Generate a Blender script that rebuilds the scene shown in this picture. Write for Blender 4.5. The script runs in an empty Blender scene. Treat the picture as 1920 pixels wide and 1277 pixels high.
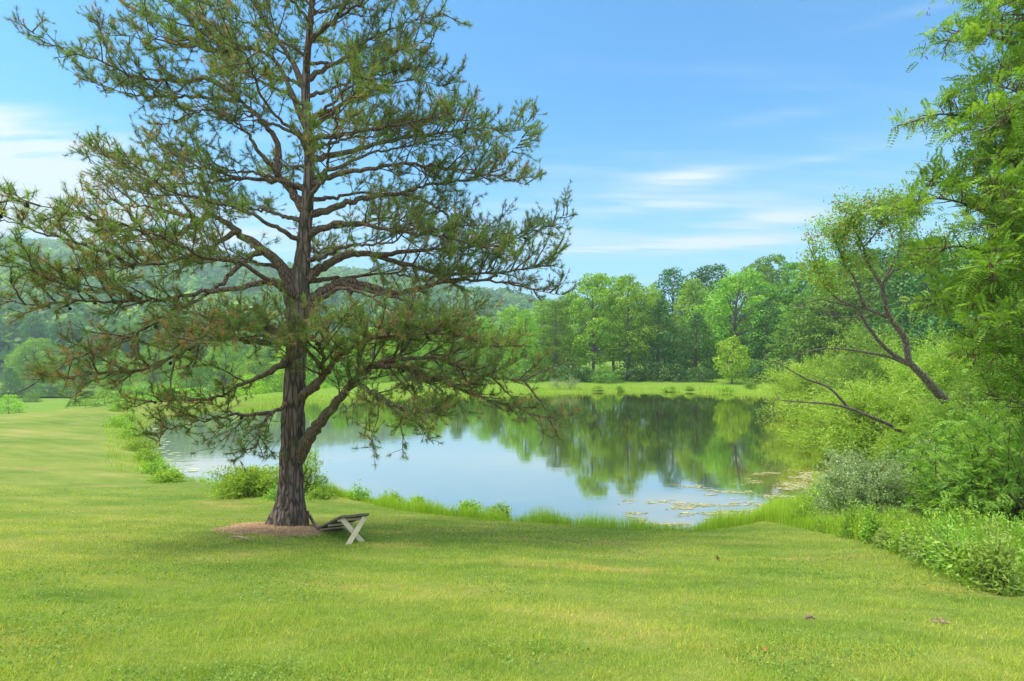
HAZE = .00045
SKYS, SUNE, SUNA, EXPO = .12, 2.4, 15.0, 1.29
SKYTINT = (.315, .725, .89)
CLOUDV = 3.5          # cloud brightness before the background strength
# cirrus: (x, y, half-width, half-height, amount) as seen from the lawn, stored as azimuth / elevation
CLOUDS = [(60, 245, 230, 34, 1.3), (20, 305, 280, 44, 1.2), (30, 395, 300, 50, 1.6), (250, 430, 300, 44, 1.1), (-300, 330, 400, 120, .9),
          (1285, 334, 95, 15, 1.2), (1180, 385, 260, 20, .6), (1440, 412, 100, 15, .95), (1260, 461, 240, 11, 1.4), (900, 440, 500, 40, .35),
          (1440, 222, 130, 12, .25), (1550, 295, 90, 8, .25), (1720, 20, 120, 10, .25)]
import bpy, math, random
import numpy as np
random.seed(11)
rng = np.random.default_rng(11)
SC = bpy.context.scene
COL = SC.collection
# ------------------------------------------------------------------ camera numbers
F = 1920 * 20 / 36.0
CX, HY, CZ = 960.0, 660.0, 5.0
def P(px, py, Y):
    return np.array([(px - CX) / F * Y, Y, CZ - (py - HY) / F * Y])

def smooth(a, b, x):
    t = np.clip((x - a) / (b - a), 0, 1)
    return t * t * (3 - 2 * t)

def vnoise(p, seed=0):
    """value noise in 3D, p (N,3) -> 0..1"""
    p = np.asarray(p, float)
    i = np.floor(p).astype(np.int64); f = p - i
    f = f * f * (3 - 2 * f)
    def h(x, y, z):
        n = (x * 374761393 + y * 668265263 + z * 2147483647 + seed * 974711) & 0xffffffff
        n = ((n ^ (n >> 13)) * 1274126177) & 0xffffffff
        n = (n ^ (n >> 16)) & 0xffff
        return n / 65535.0
    r = 0
    for dx in (0, 1):
        wx = f[:, 0] if dx else 1 - f[:, 0]
        for dy in (0, 1):
            wy = f[:, 1] if dy else 1 - f[:, 1]
            for dz in (0, 1):
                wz = f[:, 2] if dz else 1 - f[:, 2]
                r = r + wx * wy * wz * h(i[:, 0] + dx, i[:, 1] + dy, i[:, 2] + dz)
    return r
def fbm(p, oct=3, seed=0):
    s = 0; a = 1; t = 0
    for k in range(oct):
        s = s + a * vnoise(np.asarray(p) * (2 ** k), seed + k); t += a; a *= .5
    return s / t

def norm(v):
    return v / np.maximum(np.linalg.norm(v, axis=-1, keepdims=True), 1e-9)
def catmull(pts, n):
    """resample a polyline of any dimension with n points per span"""
    p = np.asarray(pts, float)
    p = np.vstack([2 * p[0] - p[1], p, 2 * p[-1] - p[-2]])
    out = []
    for i in range(1, len(p) - 2):
        t = np.linspace(0, 1, n, endpoint=False)[:, None]
        a, b, c, d = p[i - 1], p[i], p[i + 1], p[i + 2]
        out.append(.5 * (2 * b + (c - a) * t + (2 * a - 5 * b + 4 * c - d) * t ** 2 + (3 * b - 3 * c + d - a) * t ** 3))
    out.append(p[-2][None])
    return np.vstack(out)

# ------------------------------------------------------------------ mesh helpers
class MB:
    def __init__(s):
        s.v = []; s.q = []; s.t = []; s.a = []; s.n = 0
    def add(s, V, Q=None, T=None, a=.5):
        V = np.asarray(V, float).reshape(-1, 3)
        if Q is not None: s.q.append(np.asarray(Q, np.int64).reshape(-1, 4) + s.n)
        if T is not None: s.t.append(np.asarray(T, np.int64).reshape(-1, 3) + s.n)
        s.a.append(np.broadcast_to(np.asarray(a, float), (len(V),)))
        s.v.append(V); s.n += len(V)
    def mesh(s, name, mat, smoothf=True, org=(0, 0, 0)):
        V = np.vstack(s.v) - np.asarray(org)
        Q = np.vstack(s.q) if s.q else np.zeros((0, 4), np.int64)
        T = np.vstack(s.t) if s.t else np.zeros((0, 3), np.int64)
        me = bpy.data.meshes.new(name)
        me.vertices.add(len(V)); me.vertices.foreach_set('co', V.astype(np.float32).ravel())
        nl = Q.size + T.size
        me.loops.add(nl)
        me.loops.foreach_set('vertex_index', np.concatenate([Q.ravel(), T.ravel()]).astype(np.int32))
        me.polygons.add(len(Q) + len(T))
        st = np.concatenate([np.arange(len(Q)) * 4, Q.size + np.arange(len(T)) * 3]).astype(np.int32)
        me.polygons.foreach_set('loop_start', st)
        me.polygons.foreach_set('use_smooth', np.full(len(st), smoothf))
        me.update(calc_edges=True)
        at = me.attributes.new('var', 'FLOAT', 'POINT')
        at.data.foreach_set('value', np.concatenate(s.a).astype(np.float32))
        for m in (mat if isinstance(mat, (list, tuple)) else [mat]): me.materials.append(m)
        return me
    def build(s, name, mat, parent=None, smoothf=True, org=(0, 0, 0)):
        if parent is not None and tuple(org) == (0, 0, 0): org = tuple(parent.location)
        me = s.mesh(name, mat, smoothf, org)
        o = bpy.data.objects.new(name, me); COL.objects.link(o)
        if parent is not None: o.parent = parent
        else: o.location = org
        return o
def link(name, me, parent=None):
    o = bpy.data.objects.new(name, me); COL.objects.link(o)
    if parent is not None: o.parent = parent
    return o
def thing(name, label, cat, loc=(0, 0, 0), group=None):
    o = bpy.data.objects.new(name, None); COL.objects.link(o)
    o.location = tuple(float(c) for c in loc); o['label'] = label; o['category'] = cat
    o.empty_display_size = .2
    if group: o['group'] = group
    return o
def tag(o, label=None, cat=None, group=None, kind=None):
    if label: o['label'] = label
    if cat: o['category'] = cat
    if group: o['group'] = group
    if kind: o['kind'] = kind
    return o
def copy_tree(o, parent=None):
    c = o.copy(); COL.objects.link(c)
    if parent is not None: c.parent = parent
    for ch in list(o.children): copy_tree(ch, c)
    return c

def tube(mb, pts, rad, n=6, a=.5, cap=True):
    p = np.asarray(pts, float); r = np.broadcast_to(np.asarray(rad, float), (len(p),))
    t = norm(np.gradient(p, axis=0))
    u = np.cross(t[0], [0, 0, 1.0])
    if np.linalg.norm(u) < .1: u = np.cross(t[0], [1.0, 0, 0])
    u = u / np.linalg.norm(u)
    ang = np.arange(n) / n * 2 * math.pi
    ca, sa = np.cos(ang)[:, None], np.sin(ang)[:, None]
    V = np.empty((len(p), n, 3))
    for i in range(len(p)):
        u = u - t[i] * (u @ t[i]); u = u / max(np.linalg.norm(u), 1e-9)
        V[i] = p[i] + (ca * u + sa * np.cross(t[i], u)) * r[i]
    k = np.arange(len(p) - 1)[:, None] * n; j = np.arange(n)[None]
    j2 = (j + 1) % n
    Q = np.stack([k + j, k + j2, k + n + j2, k + n + j], -1).reshape(-1, 4)
    V = V.reshape(-1, 3); T = None
    if cap:
        V = np.vstack([V, p[-1]]); b = (len(p) - 1) * n
        T = np.stack([b + np.arange(n), b + (np.arange(n) + 1) % n, np.full(n, len(V) - 1)], -1)
    mb.add(V, Q, T, a)

def leaves(mb, pos, nrm, size, aspect=.5, a=.5, tang=None, fold=.0):
    """one diamond leaf per position"""
    N = len(pos); nrm = norm(nrm)
    if tang is None:
        tang = rng.normal(size=(N, 3))
    t = norm(tang - nrm * np.sum(tang * nrm, 1, keepdims=True))
    b = np.cross(nrm, t)
    L = np.broadcast_to(np.asarray(size, float), (N,))[:, None]
    W = L * aspect * .5
    V = np.stack([pos - t * L * .5, pos + b * W + nrm * W * fold, pos + t * L * .5, pos - b * W + nrm * W * fold], 1)
    Q = np.arange(N * 4).reshape(N, 4)
    mb.add(V.reshape(-1, 3), Q, None, np.repeat(np.broadcast_to(np.asarray(a, float), (N,)), 4))

def box(mb, c, ax, ay, az, a=.5):
    """box with centre c and half-axis vectors"""
    c = np.asarray(c, float)
    V = [c + sx * np.asarray(ax) + sy * np.asarray(ay) + sz * np.asarray(az) for sz in (-1, 1) for sy in (-1, 1) for sx in (-1, 1)]
    Q = [[0, 2, 3, 1], [4, 5, 7, 6], [0, 1, 5, 4], [2, 6, 7, 3], [0, 4, 6, 2], [1, 3, 7, 5]]
    mb.add(V, Q, None, a)

# ------------------------------------------------------------------ node helpers
def new_mat(name):
    m = bpy.data.materials.new(name); m.use_nodes = True
    nt = m.node_tree; nt.nodes.clear()
    return m, nt
def N(nt, typ, **kw):
    n = nt.nodes.new(typ)
    for k, v in kw.items():
        if k.startswith('i_'):
            n.inputs[k[2:].replace('_', ' ')].default_value = v
        else: setattr(n, k, v)
    return n
def L(nt, a, b): nt.links.new(a, b)
def ramp(nt, fac, stops, interp='LINEAR'):
    r = N(nt, 'ShaderNodeValToRGB'); r.color_ramp.interpolation = interp
    e = r.color_ramp.elements
    while len(e) < len(stops): e.new(.5)
    for k, (p, c) in enumerate(stops):
        e[k].position = p; e[k].color = (*c, 1) if len(c) == 3 else c
    if fac is not None: L(nt, fac, r.inputs[0])
    return r
def math_(nt, op, a, b=None, c=None):
    n = N(nt, 'ShaderNodeMath', operation=op)
    for i, x in enumerate((a, b, c)):
        if x is None: continue
        if isinstance(x, (int, float)): n.inputs[i].default_value = x
        else: L(nt, x, n.inputs[i])
    return n.outputs[0]
def mixc(nt, f, a, b, mode='MIX'):
    n = N(nt, 'ShaderNodeMix', data_type='RGBA', blend_type=mode)
    if isinstance(f, (int, float)): n.inputs['Factor'].default_value = f
    else: L(nt, f, n.inputs['Factor'])
    for nm, x in ((6, a), (7, b)):
        if isinstance(x, tuple): n.inputs[nm].default_value = (*x, 1)
        else: L(nt, x, n.inputs[nm])
    return n.outputs[2]
def noise(nt, scale, vec=None, detail=3, rough=.55):
    n = N(nt, 'ShaderNodeTexNoise'); n.inputs['Scale'].default_value = scale
    n.inputs['Detail'].default_value = detail; n.inputs['Roughness'].default_value = rough
    if vec is not None: L(nt, vec, n.inputs['Vector'])
    return n.outputs['Fac']
def mapping(nt, vec, scale=(1, 1, 1), rot=(0, 0, 0)):
    m = N(nt, 'ShaderNodeMapping'); m.inputs['Scale'].default_value = scale; m.inputs['Rotation'].default_value = rot
    L(nt, vec, m.inputs['Vector']); return m.outputs[0]

def leaf_mat(name, stops, trans=.35, gloss=.06, objvar=.25, tcol=(1.25, 1.3, .5)):
    """leaf: colour by per-leaf attribute, hue varied per object; diffuse + translucent + slight sheen"""
    m, nt = new_mat(name)
    at = N(nt, 'ShaderNodeAttribute', attribute_name='var')
    c = ramp(nt, at.outputs['Fac'], stops).outputs[0]
    oi = N(nt, 'ShaderNodeObjectInfo')
    h = N(nt, 'ShaderNodeHueSaturation')
    L(nt, c, h.inputs['Color'])
    L(nt, math_(nt, 'MULTIPLY_ADD', oi.outputs['Random'], objvar, 1 - objvar * .5), h.inputs['Value'])
    L(nt, math_(nt, 'MULTIPLY_ADD', oi.outputs['Random'], objvar * .1, .5 - objvar * .05), h.inputs['Hue'])
    c = h.outputs[0]
    d = N(nt, 'ShaderNodeBsdfDiffuse'); L(nt, c, d.inputs['Color'])
    t = N(nt, 'ShaderNodeBsdfTranslucent'); L(nt, mixc(nt, 1.0, c, tcol, 'MULTIPLY'), t.inputs['Color'])
    mx = N(nt, 'ShaderNodeMixShader'); mx.inputs[0].default_value = trans
    L(nt, d.outputs[0], mx.inputs[1]); L(nt, t.outputs[0], mx.inputs[2])
    g = N(nt, 'ShaderNodeBsdfGlossy'); g.inputs['Roughness'].default_value = .45
    g.inputs['Color'].default_value = (.9, .95, .9, 1)
    m2 = N(nt, 'ShaderNodeMixShader'); m2.inputs[0].default_value = gloss
    L(nt, mx.outputs[0], m2.inputs[1]); L(nt, g.outputs[0], m2.inputs[2])
    o = N(nt, 'ShaderNodeOutputMaterial'); L(nt, m2.outputs[0], o.inputs['Surface'])
    return m

def bark_mat(name, dark, light, scale=1.0, stretch=.18, lich=None, bump=.6):
    m, nt = new_mat(name)
    tc = N(nt, 'ShaderNodeTexCoord')
    v = mapping(nt, tc.outputs['Object'], (scale, scale, scale * stretch))
    n1 = noise(nt, 14, v, 5, .65)
    vo = N(nt, 'ShaderNodeTexVoronoi', feature='DISTANCE_TO_EDGE'); vo.inputs['Scale'].default_value = 11
    L(nt, v, vo.inputs['Vector'])
    f = math_(nt, 'MULTIPLY', smoothnode(nt, vo.outputs['Distance'], 0, .25), 1.0)
    f = math_(nt, 'MULTIPLY_ADD', f, .55, math_(nt, 'MULTIPLY', n1, .6))
    c = ramp(nt, f, [(.2, dark), (.55, tuple(.5 * (a + b) for a, b in zip(dark, light))), (.95, light)]).outputs[0]
    if lich:
        n2 = noise(nt, 3.0, tc.outputs['Object'], 4, .6)
        c = mixc(nt, smoothnode(nt, n2, .52, .68), c, lich)
    p = N(nt, 'ShaderNodeBsdfPrincipled'); L(nt, c, p.inputs['Base Color']); p.inputs['Roughness'].default_value = .9
    p.inputs['Specular IOR Level'].default_value = .2
    b = N(nt, 'ShaderNodeBump'); b.inputs['Strength'].default_value = bump; b.inputs['Distance'].default_value = .03
    L(nt, f, b.inputs['Height']); L(nt, b.outputs[0], p.inputs['Normal'])
    o = N(nt, 'ShaderNodeOutputMaterial'); L(nt, p.outputs[0], o.inputs['Surface'])
    return m
def smoothnode(nt, x, a, b):
    n = N(nt, 'ShaderNodeMapRange', interpolation_type='SMOOTHSTEP')
    n.inputs[1].default_value = a; n.inputs[2].default_value = b
    L(nt, x, n.inputs[0]); return n.outputs[0]
# ------------------------------------------------------------------ terrain
POND = catmull([(4.55, 14.9), (6.3, 16.0), (8.8, 18.2), (11.4, 20.4), (12.6, 22.6), (14.2, 25.6), (17, 31), (22, 41), (29, 54), (32, 63),
                (26, 69), (17, 71.5), (4.5, 69), (-6.7, 65), (-18, 60), (-25, 53), (-26.8, 44), (-23.5, 36), (-19.0, 29.8),
                (-14.6, 23.6), (-11.3, 21.4), (-6, 19.6), (-2.8, 17.4), (.6, 16.0), (2.6, 15.3), (4.55, 14.9)], 6)[:-1]
HIGH = np.array([(-90, -30), (-58, 8), (-46, 25), (-36, 38), (-30, 52), (-25.5, 62), (-15, 80), (0, 112), (12, 1600), (3000, 1600), (3000, -400), (-90, -400)], float)
def poly_sdf(x, y, poly):
    """positive outside"""
    out = np.empty(len(x))
    A = poly; B = np.roll(poly, -1, 0)
    for s in range(0, len(x), 20000):
        px, py = x[s:s + 20000, None], y[s:s + 20000, None]
        ex, ey = (B - A)[:, 0], (B - A)[:, 1]
        wx, wy = px - A[:, 0], py - A[:, 1]
        t = np.clip((wx * ex + wy * ey) / (ex * ex + ey * ey), 0, 1)
        d = np.min((wx - ex * t) ** 2 + (wy - ey * t) ** 2, 1) ** .5
        c = ((A[:, 1] <= py) != (B[:, 1] <= py)) & (px < ex * (py - A[:, 1]) / np.where(ey == 0, 1e-9, ey) + A[:, 0])
        out[s:s + 20000] = np.where(c.sum(1) % 2 == 1, -d, d)
    return out
def height(x, y, full=False):
    x = np.atleast_1d(np.asarray(x, float)); y = np.atleast_1d(np.asarray(y, float))
    d = poly_sdf(x, y, POND)
    up = np.maximum(d, 0); dn = np.minimum(d, 0)
    z = .34 * (1 - np.exp(-up / .7)) + 1.15 * (1 - np.exp(-up * .045))
    z = np.where(d < 0, -1.4 * (1 - np.exp(dn / 5)) - .0, z)
    s = 15.5 - y
    z = z + np.where(d > 0, .17 * np.log1p(np.exp(np.clip(s / 1.2, -30, 30))) * 1.2 * smooth(-2, 1, up), 0)
    h = np.maximum(poly_sdf(x, y, HIGH), 0)
    z = z - 7.0 * (1 - np.exp(-(h ** 1.3) / 26))
    p = np.stack([x * .25, y * .25, 0 * x], 1)
    z = z + (fbm(p, 3, 5) - .5) * .22 * smooth(.5, 4, up)
    if full: return z, d
    return z
def hz(x, y): return float(height(x, y)[0])
def hit(px, py, y0=2.0, y1=260.0):
    Y = np.exp(np.linspace(math.log(y0), math.log(y1), 1500))
    X = (px - CX) / F * Y; Z = CZ - (py - HY) / F * Y
    b = np.nonzero(Z < np.maximum(height(X, Y), 0))[0]
    k = b[0] if len(b) else len(Y) - 1
    return np.array([X[k], Y[k], max(float(height(X[k], Y[k])[0]), 0)])

def axis(lo, fine0, fine1, hi, step, g):
    a = list(np.arange(fine0, fine1, step)); s = step
    while a[-1] < hi: s *= g; a.append(a[-1] + s)
    s = step; b = [fine0]
    while b[-1] > lo: s *= g; b.append(b[-1] - s)
    return np.array(b[:0:-1] + a)
gx = axis(-2500, -30, 24, 2500, .3, 1.09); gy = axis(-300, 1, 32, 2600, .25, 1.035)
GX, GY = np.meshgrid(gx, gy); gz, gd = height(GX.ravel(), GY.ravel(), True)
nx, ny = len(gx), len(gy)
ii = (np.arange(ny - 1)[:, None] * nx + np.arange(nx - 1)[None]).ravel()
ground = MB(); ground.add(np.stack([GX.ravel(), GY.ravel(), gz], 1), np.stack([ii, ii + 1, ii + nx + 1, ii + nx], 1))

TRUNK = hit(540, 988)
def lawn_nodes(nt):
    """grass colour from world position: large fertile / dry patches, mowing bands, worn tracks"""
    ge = N(nt, 'ShaderNodeNewGeometry'); pos = ge.outputs['Position']
    big = noise(nt, .16, mapping(nt, pos, (1, 1.7, 0)), 3, .55)
    mid = noise(nt, .8, mapping(nt, pos, (.6, 1.3, 0), (0, 0, .25)), 4, .65)
    fin = noise(nt, 5.5, mapping(nt, pos, (1, 1, 0)), 4, .7)
    f = math_(nt, 'MULTIPLY_ADD', big, .5, math_(nt, 'MULTIPLY_ADD', mid, .42, math_(nt, 'MULTIPLY', fin, .22)))
    c = ramp(nt, f, [(.43, (.098, .165, .026)), (.53, (.145, .205, .034)), (.62, (.200, .240, .046)), (.73, (.29, .26, .085))]).outputs[0]
    dry = noise(nt, .55, mapping(nt, pos, (.45, 1.5, 0), (0, 0, .12)), 5, .68)
    c = mixc(nt, math_(nt, 'MULTIPLY', smoothnode(nt, dry, .55, .70), .55), c, (.36, .25, .10))
    # faint mower passes, slightly paler and darker by turns
    wv = N(nt, 'ShaderNodeTexWave', wave_type='BANDS', bands_direction='Y'); wv.inputs['Scale'].default_value = .32; wv.inputs['Distortion'].default_value = 2.2; wv.inputs['Detail'].default_value = 2
    L(nt, mapping(nt, pos, (1, 1, 0), (0, 0, .38)), wv.inputs['Vector'])
    mv = ramp(nt, wv.outputs['Fac'], [(.25, (.965, .975, .975)), (.8, (1.045, 1.035, 1.05))]).outputs[0]
    c = mixc(nt, 1.0, c, mv, 'MULTIPLY')
    return c, pos, fin
m_lawn, nt = new_mat('lawn_grass')
c, pos, fin = lawn_nodes(nt)
sx = N(nt, 'ShaderNodeSeparateXYZ'); L(nt, pos, sx.inputs[0])
sy = sx; big_ = noise(nt, .5, pos, 3)
c = mixc(nt, math_(nt, "MULTIPLY", smoothnode(nt, sx.outputs["Z"], .10, -.05), smoothnode(nt, sx.outputs["Z"], -2.6, -1.6)), c, (.16, .12, .05))
c = mixc(nt, math_(nt, 'MULTIPLY', smoothnode(nt, math_(nt, 'MULTIPLY_ADD', big_, 14.0, math_(nt, 'SUBTRACT', sy.outputs['Y'], 7.0)), 48, 58), .8), c, (.135, .235, .022))
d = N(nt, 'ShaderNodeBsdfPrincipled'); L(nt, c, d.inputs['Base Color']); d.inputs['Roughness'].default_value = .95
d.inputs['Specular IOR Level'].default_value = .1
b = N(nt, 'ShaderNodeBump'); b.inputs['Strength'].default_value = .8; b.inputs['Distance'].default_value = .05
L(nt, noise(nt, 22, pos, 4, .7), b.inputs['Height']); L(nt, b.outputs[0], d.inputs['Normal'])
o = N(nt, 'ShaderNodeOutputMaterial'); L(nt, d.outputs[0], o.inputs['Surface'])
tag(ground.build('ground', m_lawn), kind='structure', label='mown yellow-green lawn sloping down to the pond')

# ------------------------------------------------------------------ pond water
m_water, nt = new_mat('pond_water')
ge = N(nt, 'ShaderNodeNewGeometry'); pos = ge.outputs['Position']
n1 = noise(nt, 1.1, mapping(nt, pos, (.5, 1.6, 1)), 3, .5)
n2 = noise(nt, 5.0, mapping(nt, pos, (.45, 1.5, 1)), 2, .5)
amp = math_(nt, 'MULTIPLY_ADD', smoothnode(nt, noise(nt, .07, mapping(nt, pos, (1, 1.5, 1)), 2), .4, .65), .8, .25)
bm = N(nt, 'ShaderNodeBump'); bm.inputs['Strength'].default_value = .065; bm.inputs['Distance'].default_value = .05
L(nt, math_(nt, 'MULTIPLY', math_(nt, 'MULTIPLY_ADD', n2, .35, n1), amp), bm.inputs['Height'])
sx = N(nt, 'ShaderNodeSeparateXYZ'); L(nt, pos, sx.inputs[0])
# murky body of the water; a rust-brown shallow in the cove by the right bank
vd = N(nt, 'ShaderNodeVectorMath', operation='DISTANCE'); vd.inputs[1].default_value = (11.6, 22.5, 0)
L(nt, mapping(nt, pos, (1, 1, 1)), vd.inputs[0])
dd = math_(nt, 'MULTIPLY_ADD', noise(nt, .7, pos, 4, .6), 3.0, vd.outputs['Value'])
body = mixc(nt, smoothnode(nt, dd, 5.5, 2.2), (.075, .080, .018), (.38, .16, .055))
df = N(nt, 'ShaderNodeBsdfDiffuse'); L(nt, body, df.inputs['Color'])
gl = N(nt, 'ShaderNodeBsdfGlossy'); gl.inputs['Roughness'].default_value = .045; gl.inputs['Color'].default_value = (1.0, .93, .82, 1)
L(nt, bm.outputs[0], gl.inputs['Normal'])
fr = N(nt, 'ShaderNodeFresnel'); fr.inputs['IOR'].default_value = 1.75; L(nt, bm.outputs[0], fr.inputs['Normal'])
mx = N(nt, 'ShaderNodeMixShader'); L(nt, math_(nt, 'MINIMUM', math_(nt, 'MULTIPLY_ADD', fr.outputs[0], 1.25, .42), .93), mx.inputs[0])
L(nt, df.outputs[0], mx.inputs[1]); L(nt, gl.outputs[0], mx.inputs[2])
o = N(nt, 'ShaderNodeOutputMaterial'); L(nt, mx.outputs[0], o.inputs['Surface'])
def flat_sheet(name, poly, z, mat):
    me = bpy.data.meshes.new(name)
    me.from_pydata([(p[0], p[1], z) for p in poly], [], [list(range(len(poly)))]); me.materials.append(mat)
    o = bpy.data.objects.new(name, me); COL.objects.link(o); return o
e = norm(np.roll(POND, -1, 0) - np.roll(POND, 1, 0)); outn = np.stack([e[:, 1], -e[:, 0]], 1)
if poly_sdf((POND + outn * .3)[:1, 0], (POND + outn * .3)[:1, 1], POND)[0] < 0: outn = -outn
water = flat_sheet('pond_water', POND + outn * .25, 0.0, m_water)
tag(water, label='still green pond reflecting trees and pale sky', kind='structure')
t = np.linspace(0, 2 * math.pi, 40, endpoint=False)
vx, vy = -108 + 24 * np.cos(t), 136 + 9 * np.sin(t) + 2 * np.sin(3 * t)
w2 = flat_sheet('lower_pond_water', np.stack([vx, vy], 1), float(height(-108, 136)[0]) + .35, m_water)
tag(w2, label='second smaller dark pond in the valley below the lawn', kind='structure')

# ------------------------------------------------------------------ hills
RIDGE = [(-1300, 470), (-960, 452), (-400, 430), (0, 440), (164, 452), (330, 472), (520, 492), (690, 506), (840, 530), (1000, 556), (1200, 580), (1600, 610), (2300, 640), (3400, 650)]
hx = np.linspace(-1100, 1100, 180); hy = np.linspace(170, 1500, 150)
HX, HYY = np.meshgrid(hx, hy); HXf, HYf = HX.ravel(), HYY.ravel()
def hill_z(x, y):
    YR = 820.0
    px = CX + x / np.maximum(y, 100) * F
    rp = np.interp(px, [r[0] for r in RIDGE], [r[1] for r in RIDGE])
    top = CZ + (HY - rp) / F * YR - 7
    u = (y - 190) / (YR - 190)
    z = top * np.where(u < 1, smooth(-.05, 1.05, u) * .55 + np.clip(u, 0, 1) * .45, 1 - .12 * (u - 1))
    p = np.stack([x / 150, y / 190, 0 * x], 1)
    z = z * (1 + .20 * (fbm(p, 3, 9) - .5) * np.clip(1.4 - u, 0, 1)) + (fbm(p * 4, 2, 3) - .5) * 9 * smooth(0, .3, u)
    return z - 6.6 - 3 * smooth(.06, 0, u)
hzv = hill_z(HXf, HYf)
ii = (np.arange(149)[:, None] * 180 + np.arange(179)[None]).ravel()
hm = MB(); hm.add(np.stack([HXf, HYf, hzv], 1), np.stack([ii, ii + 1, ii + 181, ii + 180], 1))
m_hill, nt = new_mat('forest_floor')
ge = N(nt, 'ShaderNodeNewGeometry')
c = ramp(nt, noise(nt, .05, ge.outputs['Position'], 4, .6), [(.3, (.022, .045, .014)), (.7, (.05, .09, .022))]).outputs[0]
d = N(nt, 'ShaderNodeBsdfDiffuse'); L(nt, c, d.inputs['Color'])
o = N(nt, 'ShaderNodeOutputMaterial'); L(nt, d.outputs[0], o.inputs['Surface'])
tag(hm.build('hills', m_hill), label='long wooded hillside beyond the valley fading to blue', kind='structure')

# ------------------------------------------------------------------ haze
hb = MB(); box(hb, (0, 640, 95), (1250, 0, 0), (0, 960, 0), (0, 0, 108))
m_haze, nt = new_mat('haze_air')
pv = N(nt, 'ShaderNodeVolumePrincipled'); pv.inputs['Color'].default_value = (.68, .87, 1.0, 1); pv.inputs['Density'].default_value = HAZE
pv.inputs['Anisotropy'].default_value = .2
o = N(nt, 'ShaderNodeOutputMaterial'); L(nt, pv.outputs[0], o.inputs['Volume'])
hzo = hb.build('haze', m_haze, smoothf=False); tag(hzo, label='thin blue summer haze filling the valley air', kind='stuff')
# ------------------------------------------------------------------ the big pine
TY = TRUNK[1]; PXM = F / TY
m_bark = bark_mat('pine_bark', (.035, .026, .023), (.24, .175, .145), 1.0, .16, (.10, .105, .06), 1.0)
m_limb = bark_mat('pine_limb_bark', (.04, .028, .021), (.25, .17, .12), 2.2, .3, (.13, .13, .08), .6)
m_needle = leaf_mat('pine_needles', [(0, (.42, .25, .12)), (.09, (.36, .23, .11)), (.13, (.21, .21, .08)), (.45, (.155, .225, .065)), (.75, (.20, .310, .068)), (1, (.29, .41, .09))], .40, .01, .0)
m_cone = bark_mat('pine_cone_scales', (.02, .015, .012), (.11, .08, .065), 9, 1.0, None, .8)
pine = thing('pine_tree', 'large old spreading pine with thick furrowed trunk on the lawn beside the pond', 'tree', TRUNK)
TP = [(540, 1000, 47), (541, 975, 40), (544, 945, 33), (545, 915, 27), (546, 880, 25.5), (549, 840, 26), (549, 800, 25), (552, 740, 23), (554, 690, 22), (556, 640, 21.5),
      (557, 590, 22), (558, 555, 25), (563, 520, 23), (567, 480, 18), (572, 430, 16), (577, 370, 14.5), (581, 310, 13), (577, 250, 11.5), (573, 190, 10.5),
      (575, 120, 9), (582, 40, 7.5), (588, -60, 5.5), (590, -150, 3.5), (592, -215, 1.2)]
tp = catmull([(*P(a, b, TY), r * (.90 if b > 520 else .80) / PXM) for a, b, r in TP], 14)
def trunk_mesh():
    n = 72; mb = MB(); K = len(tp)
    ang = np.arange(n) / n * 2 * math.pi
    TH, K2 = np.meshgrid(ang, np.arange(K))
    zc = tp[K2, 2]; r = tp[K2, 3]
    hgt = np.maximum(zc - TRUNK[2], 0)
    q = np.stack([np.cos(TH) * 4.6, np.sin(TH) * 4.6, zc * 1.1], -1).reshape(-1, 3)
    wob = fbm(q + 9, 2, 4).reshape(TH.shape)
    q2 = np.stack([np.cos(TH + wob * .5) * 4.2, np.sin(TH + wob * .5) * 4.2, zc * 1.5], -1).reshape(-1, 3)
    rid = 1 - np.abs(2 * fbm(q2 * 1.5, 2, 8) - 1).reshape(TH.shape)
    fi = vnoise(np.stack([np.cos(TH) * 14, np.sin(TH) * 14, zc * 9], -1).reshape(-1, 3), 2).reshape(TH.shape)
    flare = np.exp(-hgt / .33)
    rr = r * (1 + flare * (.13 * np.cos(5 * TH + .7) + .10 * np.cos(8 * TH + 2)) + .10 * (wob - .5))
    rr = rr + (rid ** 3 * -.055 + .012 * (fi - .5)) * np.clip(r / .25, .15, 1.1)
    V = np.stack([tp[K2, 0] + np.cos(TH) * rr, tp[K2, 1] + np.sin(TH) * rr, zc], -1).reshape(-1, 3)
    k = np.arange(K - 1)[:, None] * n; j = np.arange(n)[None]; j2 = (j + 1) % n
    mb.add(V, np.stack([k + j, k + j2, k + n + j2, k + n + j], -1).reshape(-1, 4))
    return mb
trunk_mesh().build('trunk', m_bark, pine)

def tufts(mb, pos, dr, ln, var, K=24, w=.0085):
    """needle tufts: K thin needles fanned round each direction"""
    n = len(pos); dr = norm(dr)
    d = dr[:, None, :] * rng.uniform(.25, 1.0, (n, K, 1)) + rng.normal(size=(n, K, 3)) * .62
    d = norm(d)
    s = norm(np.cross(d, rng.normal(size=(n, K, 3))))
    l = (np.asarray(ln)[:, None] * rng.uniform(.7, 1.15, (n, K)))[..., None]
    b = pos[:, None, :] - dr[:, None, :] * rng.uniform(0, .09, (n, K, 1))
    V = np.stack([b - s * w * .5, b + s * w * .5, b + d * l], 2).reshape(-1, 3)
    a = np.clip(np.repeat(var, K) + np.where(np.repeat(var, K) > .12, rng.normal(size=n * K) * .06, 0), 0, 1)
    mb.add(V, None, np.arange(n * K * 3).reshape(-1, 3), np.repeat(a, 3))

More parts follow.
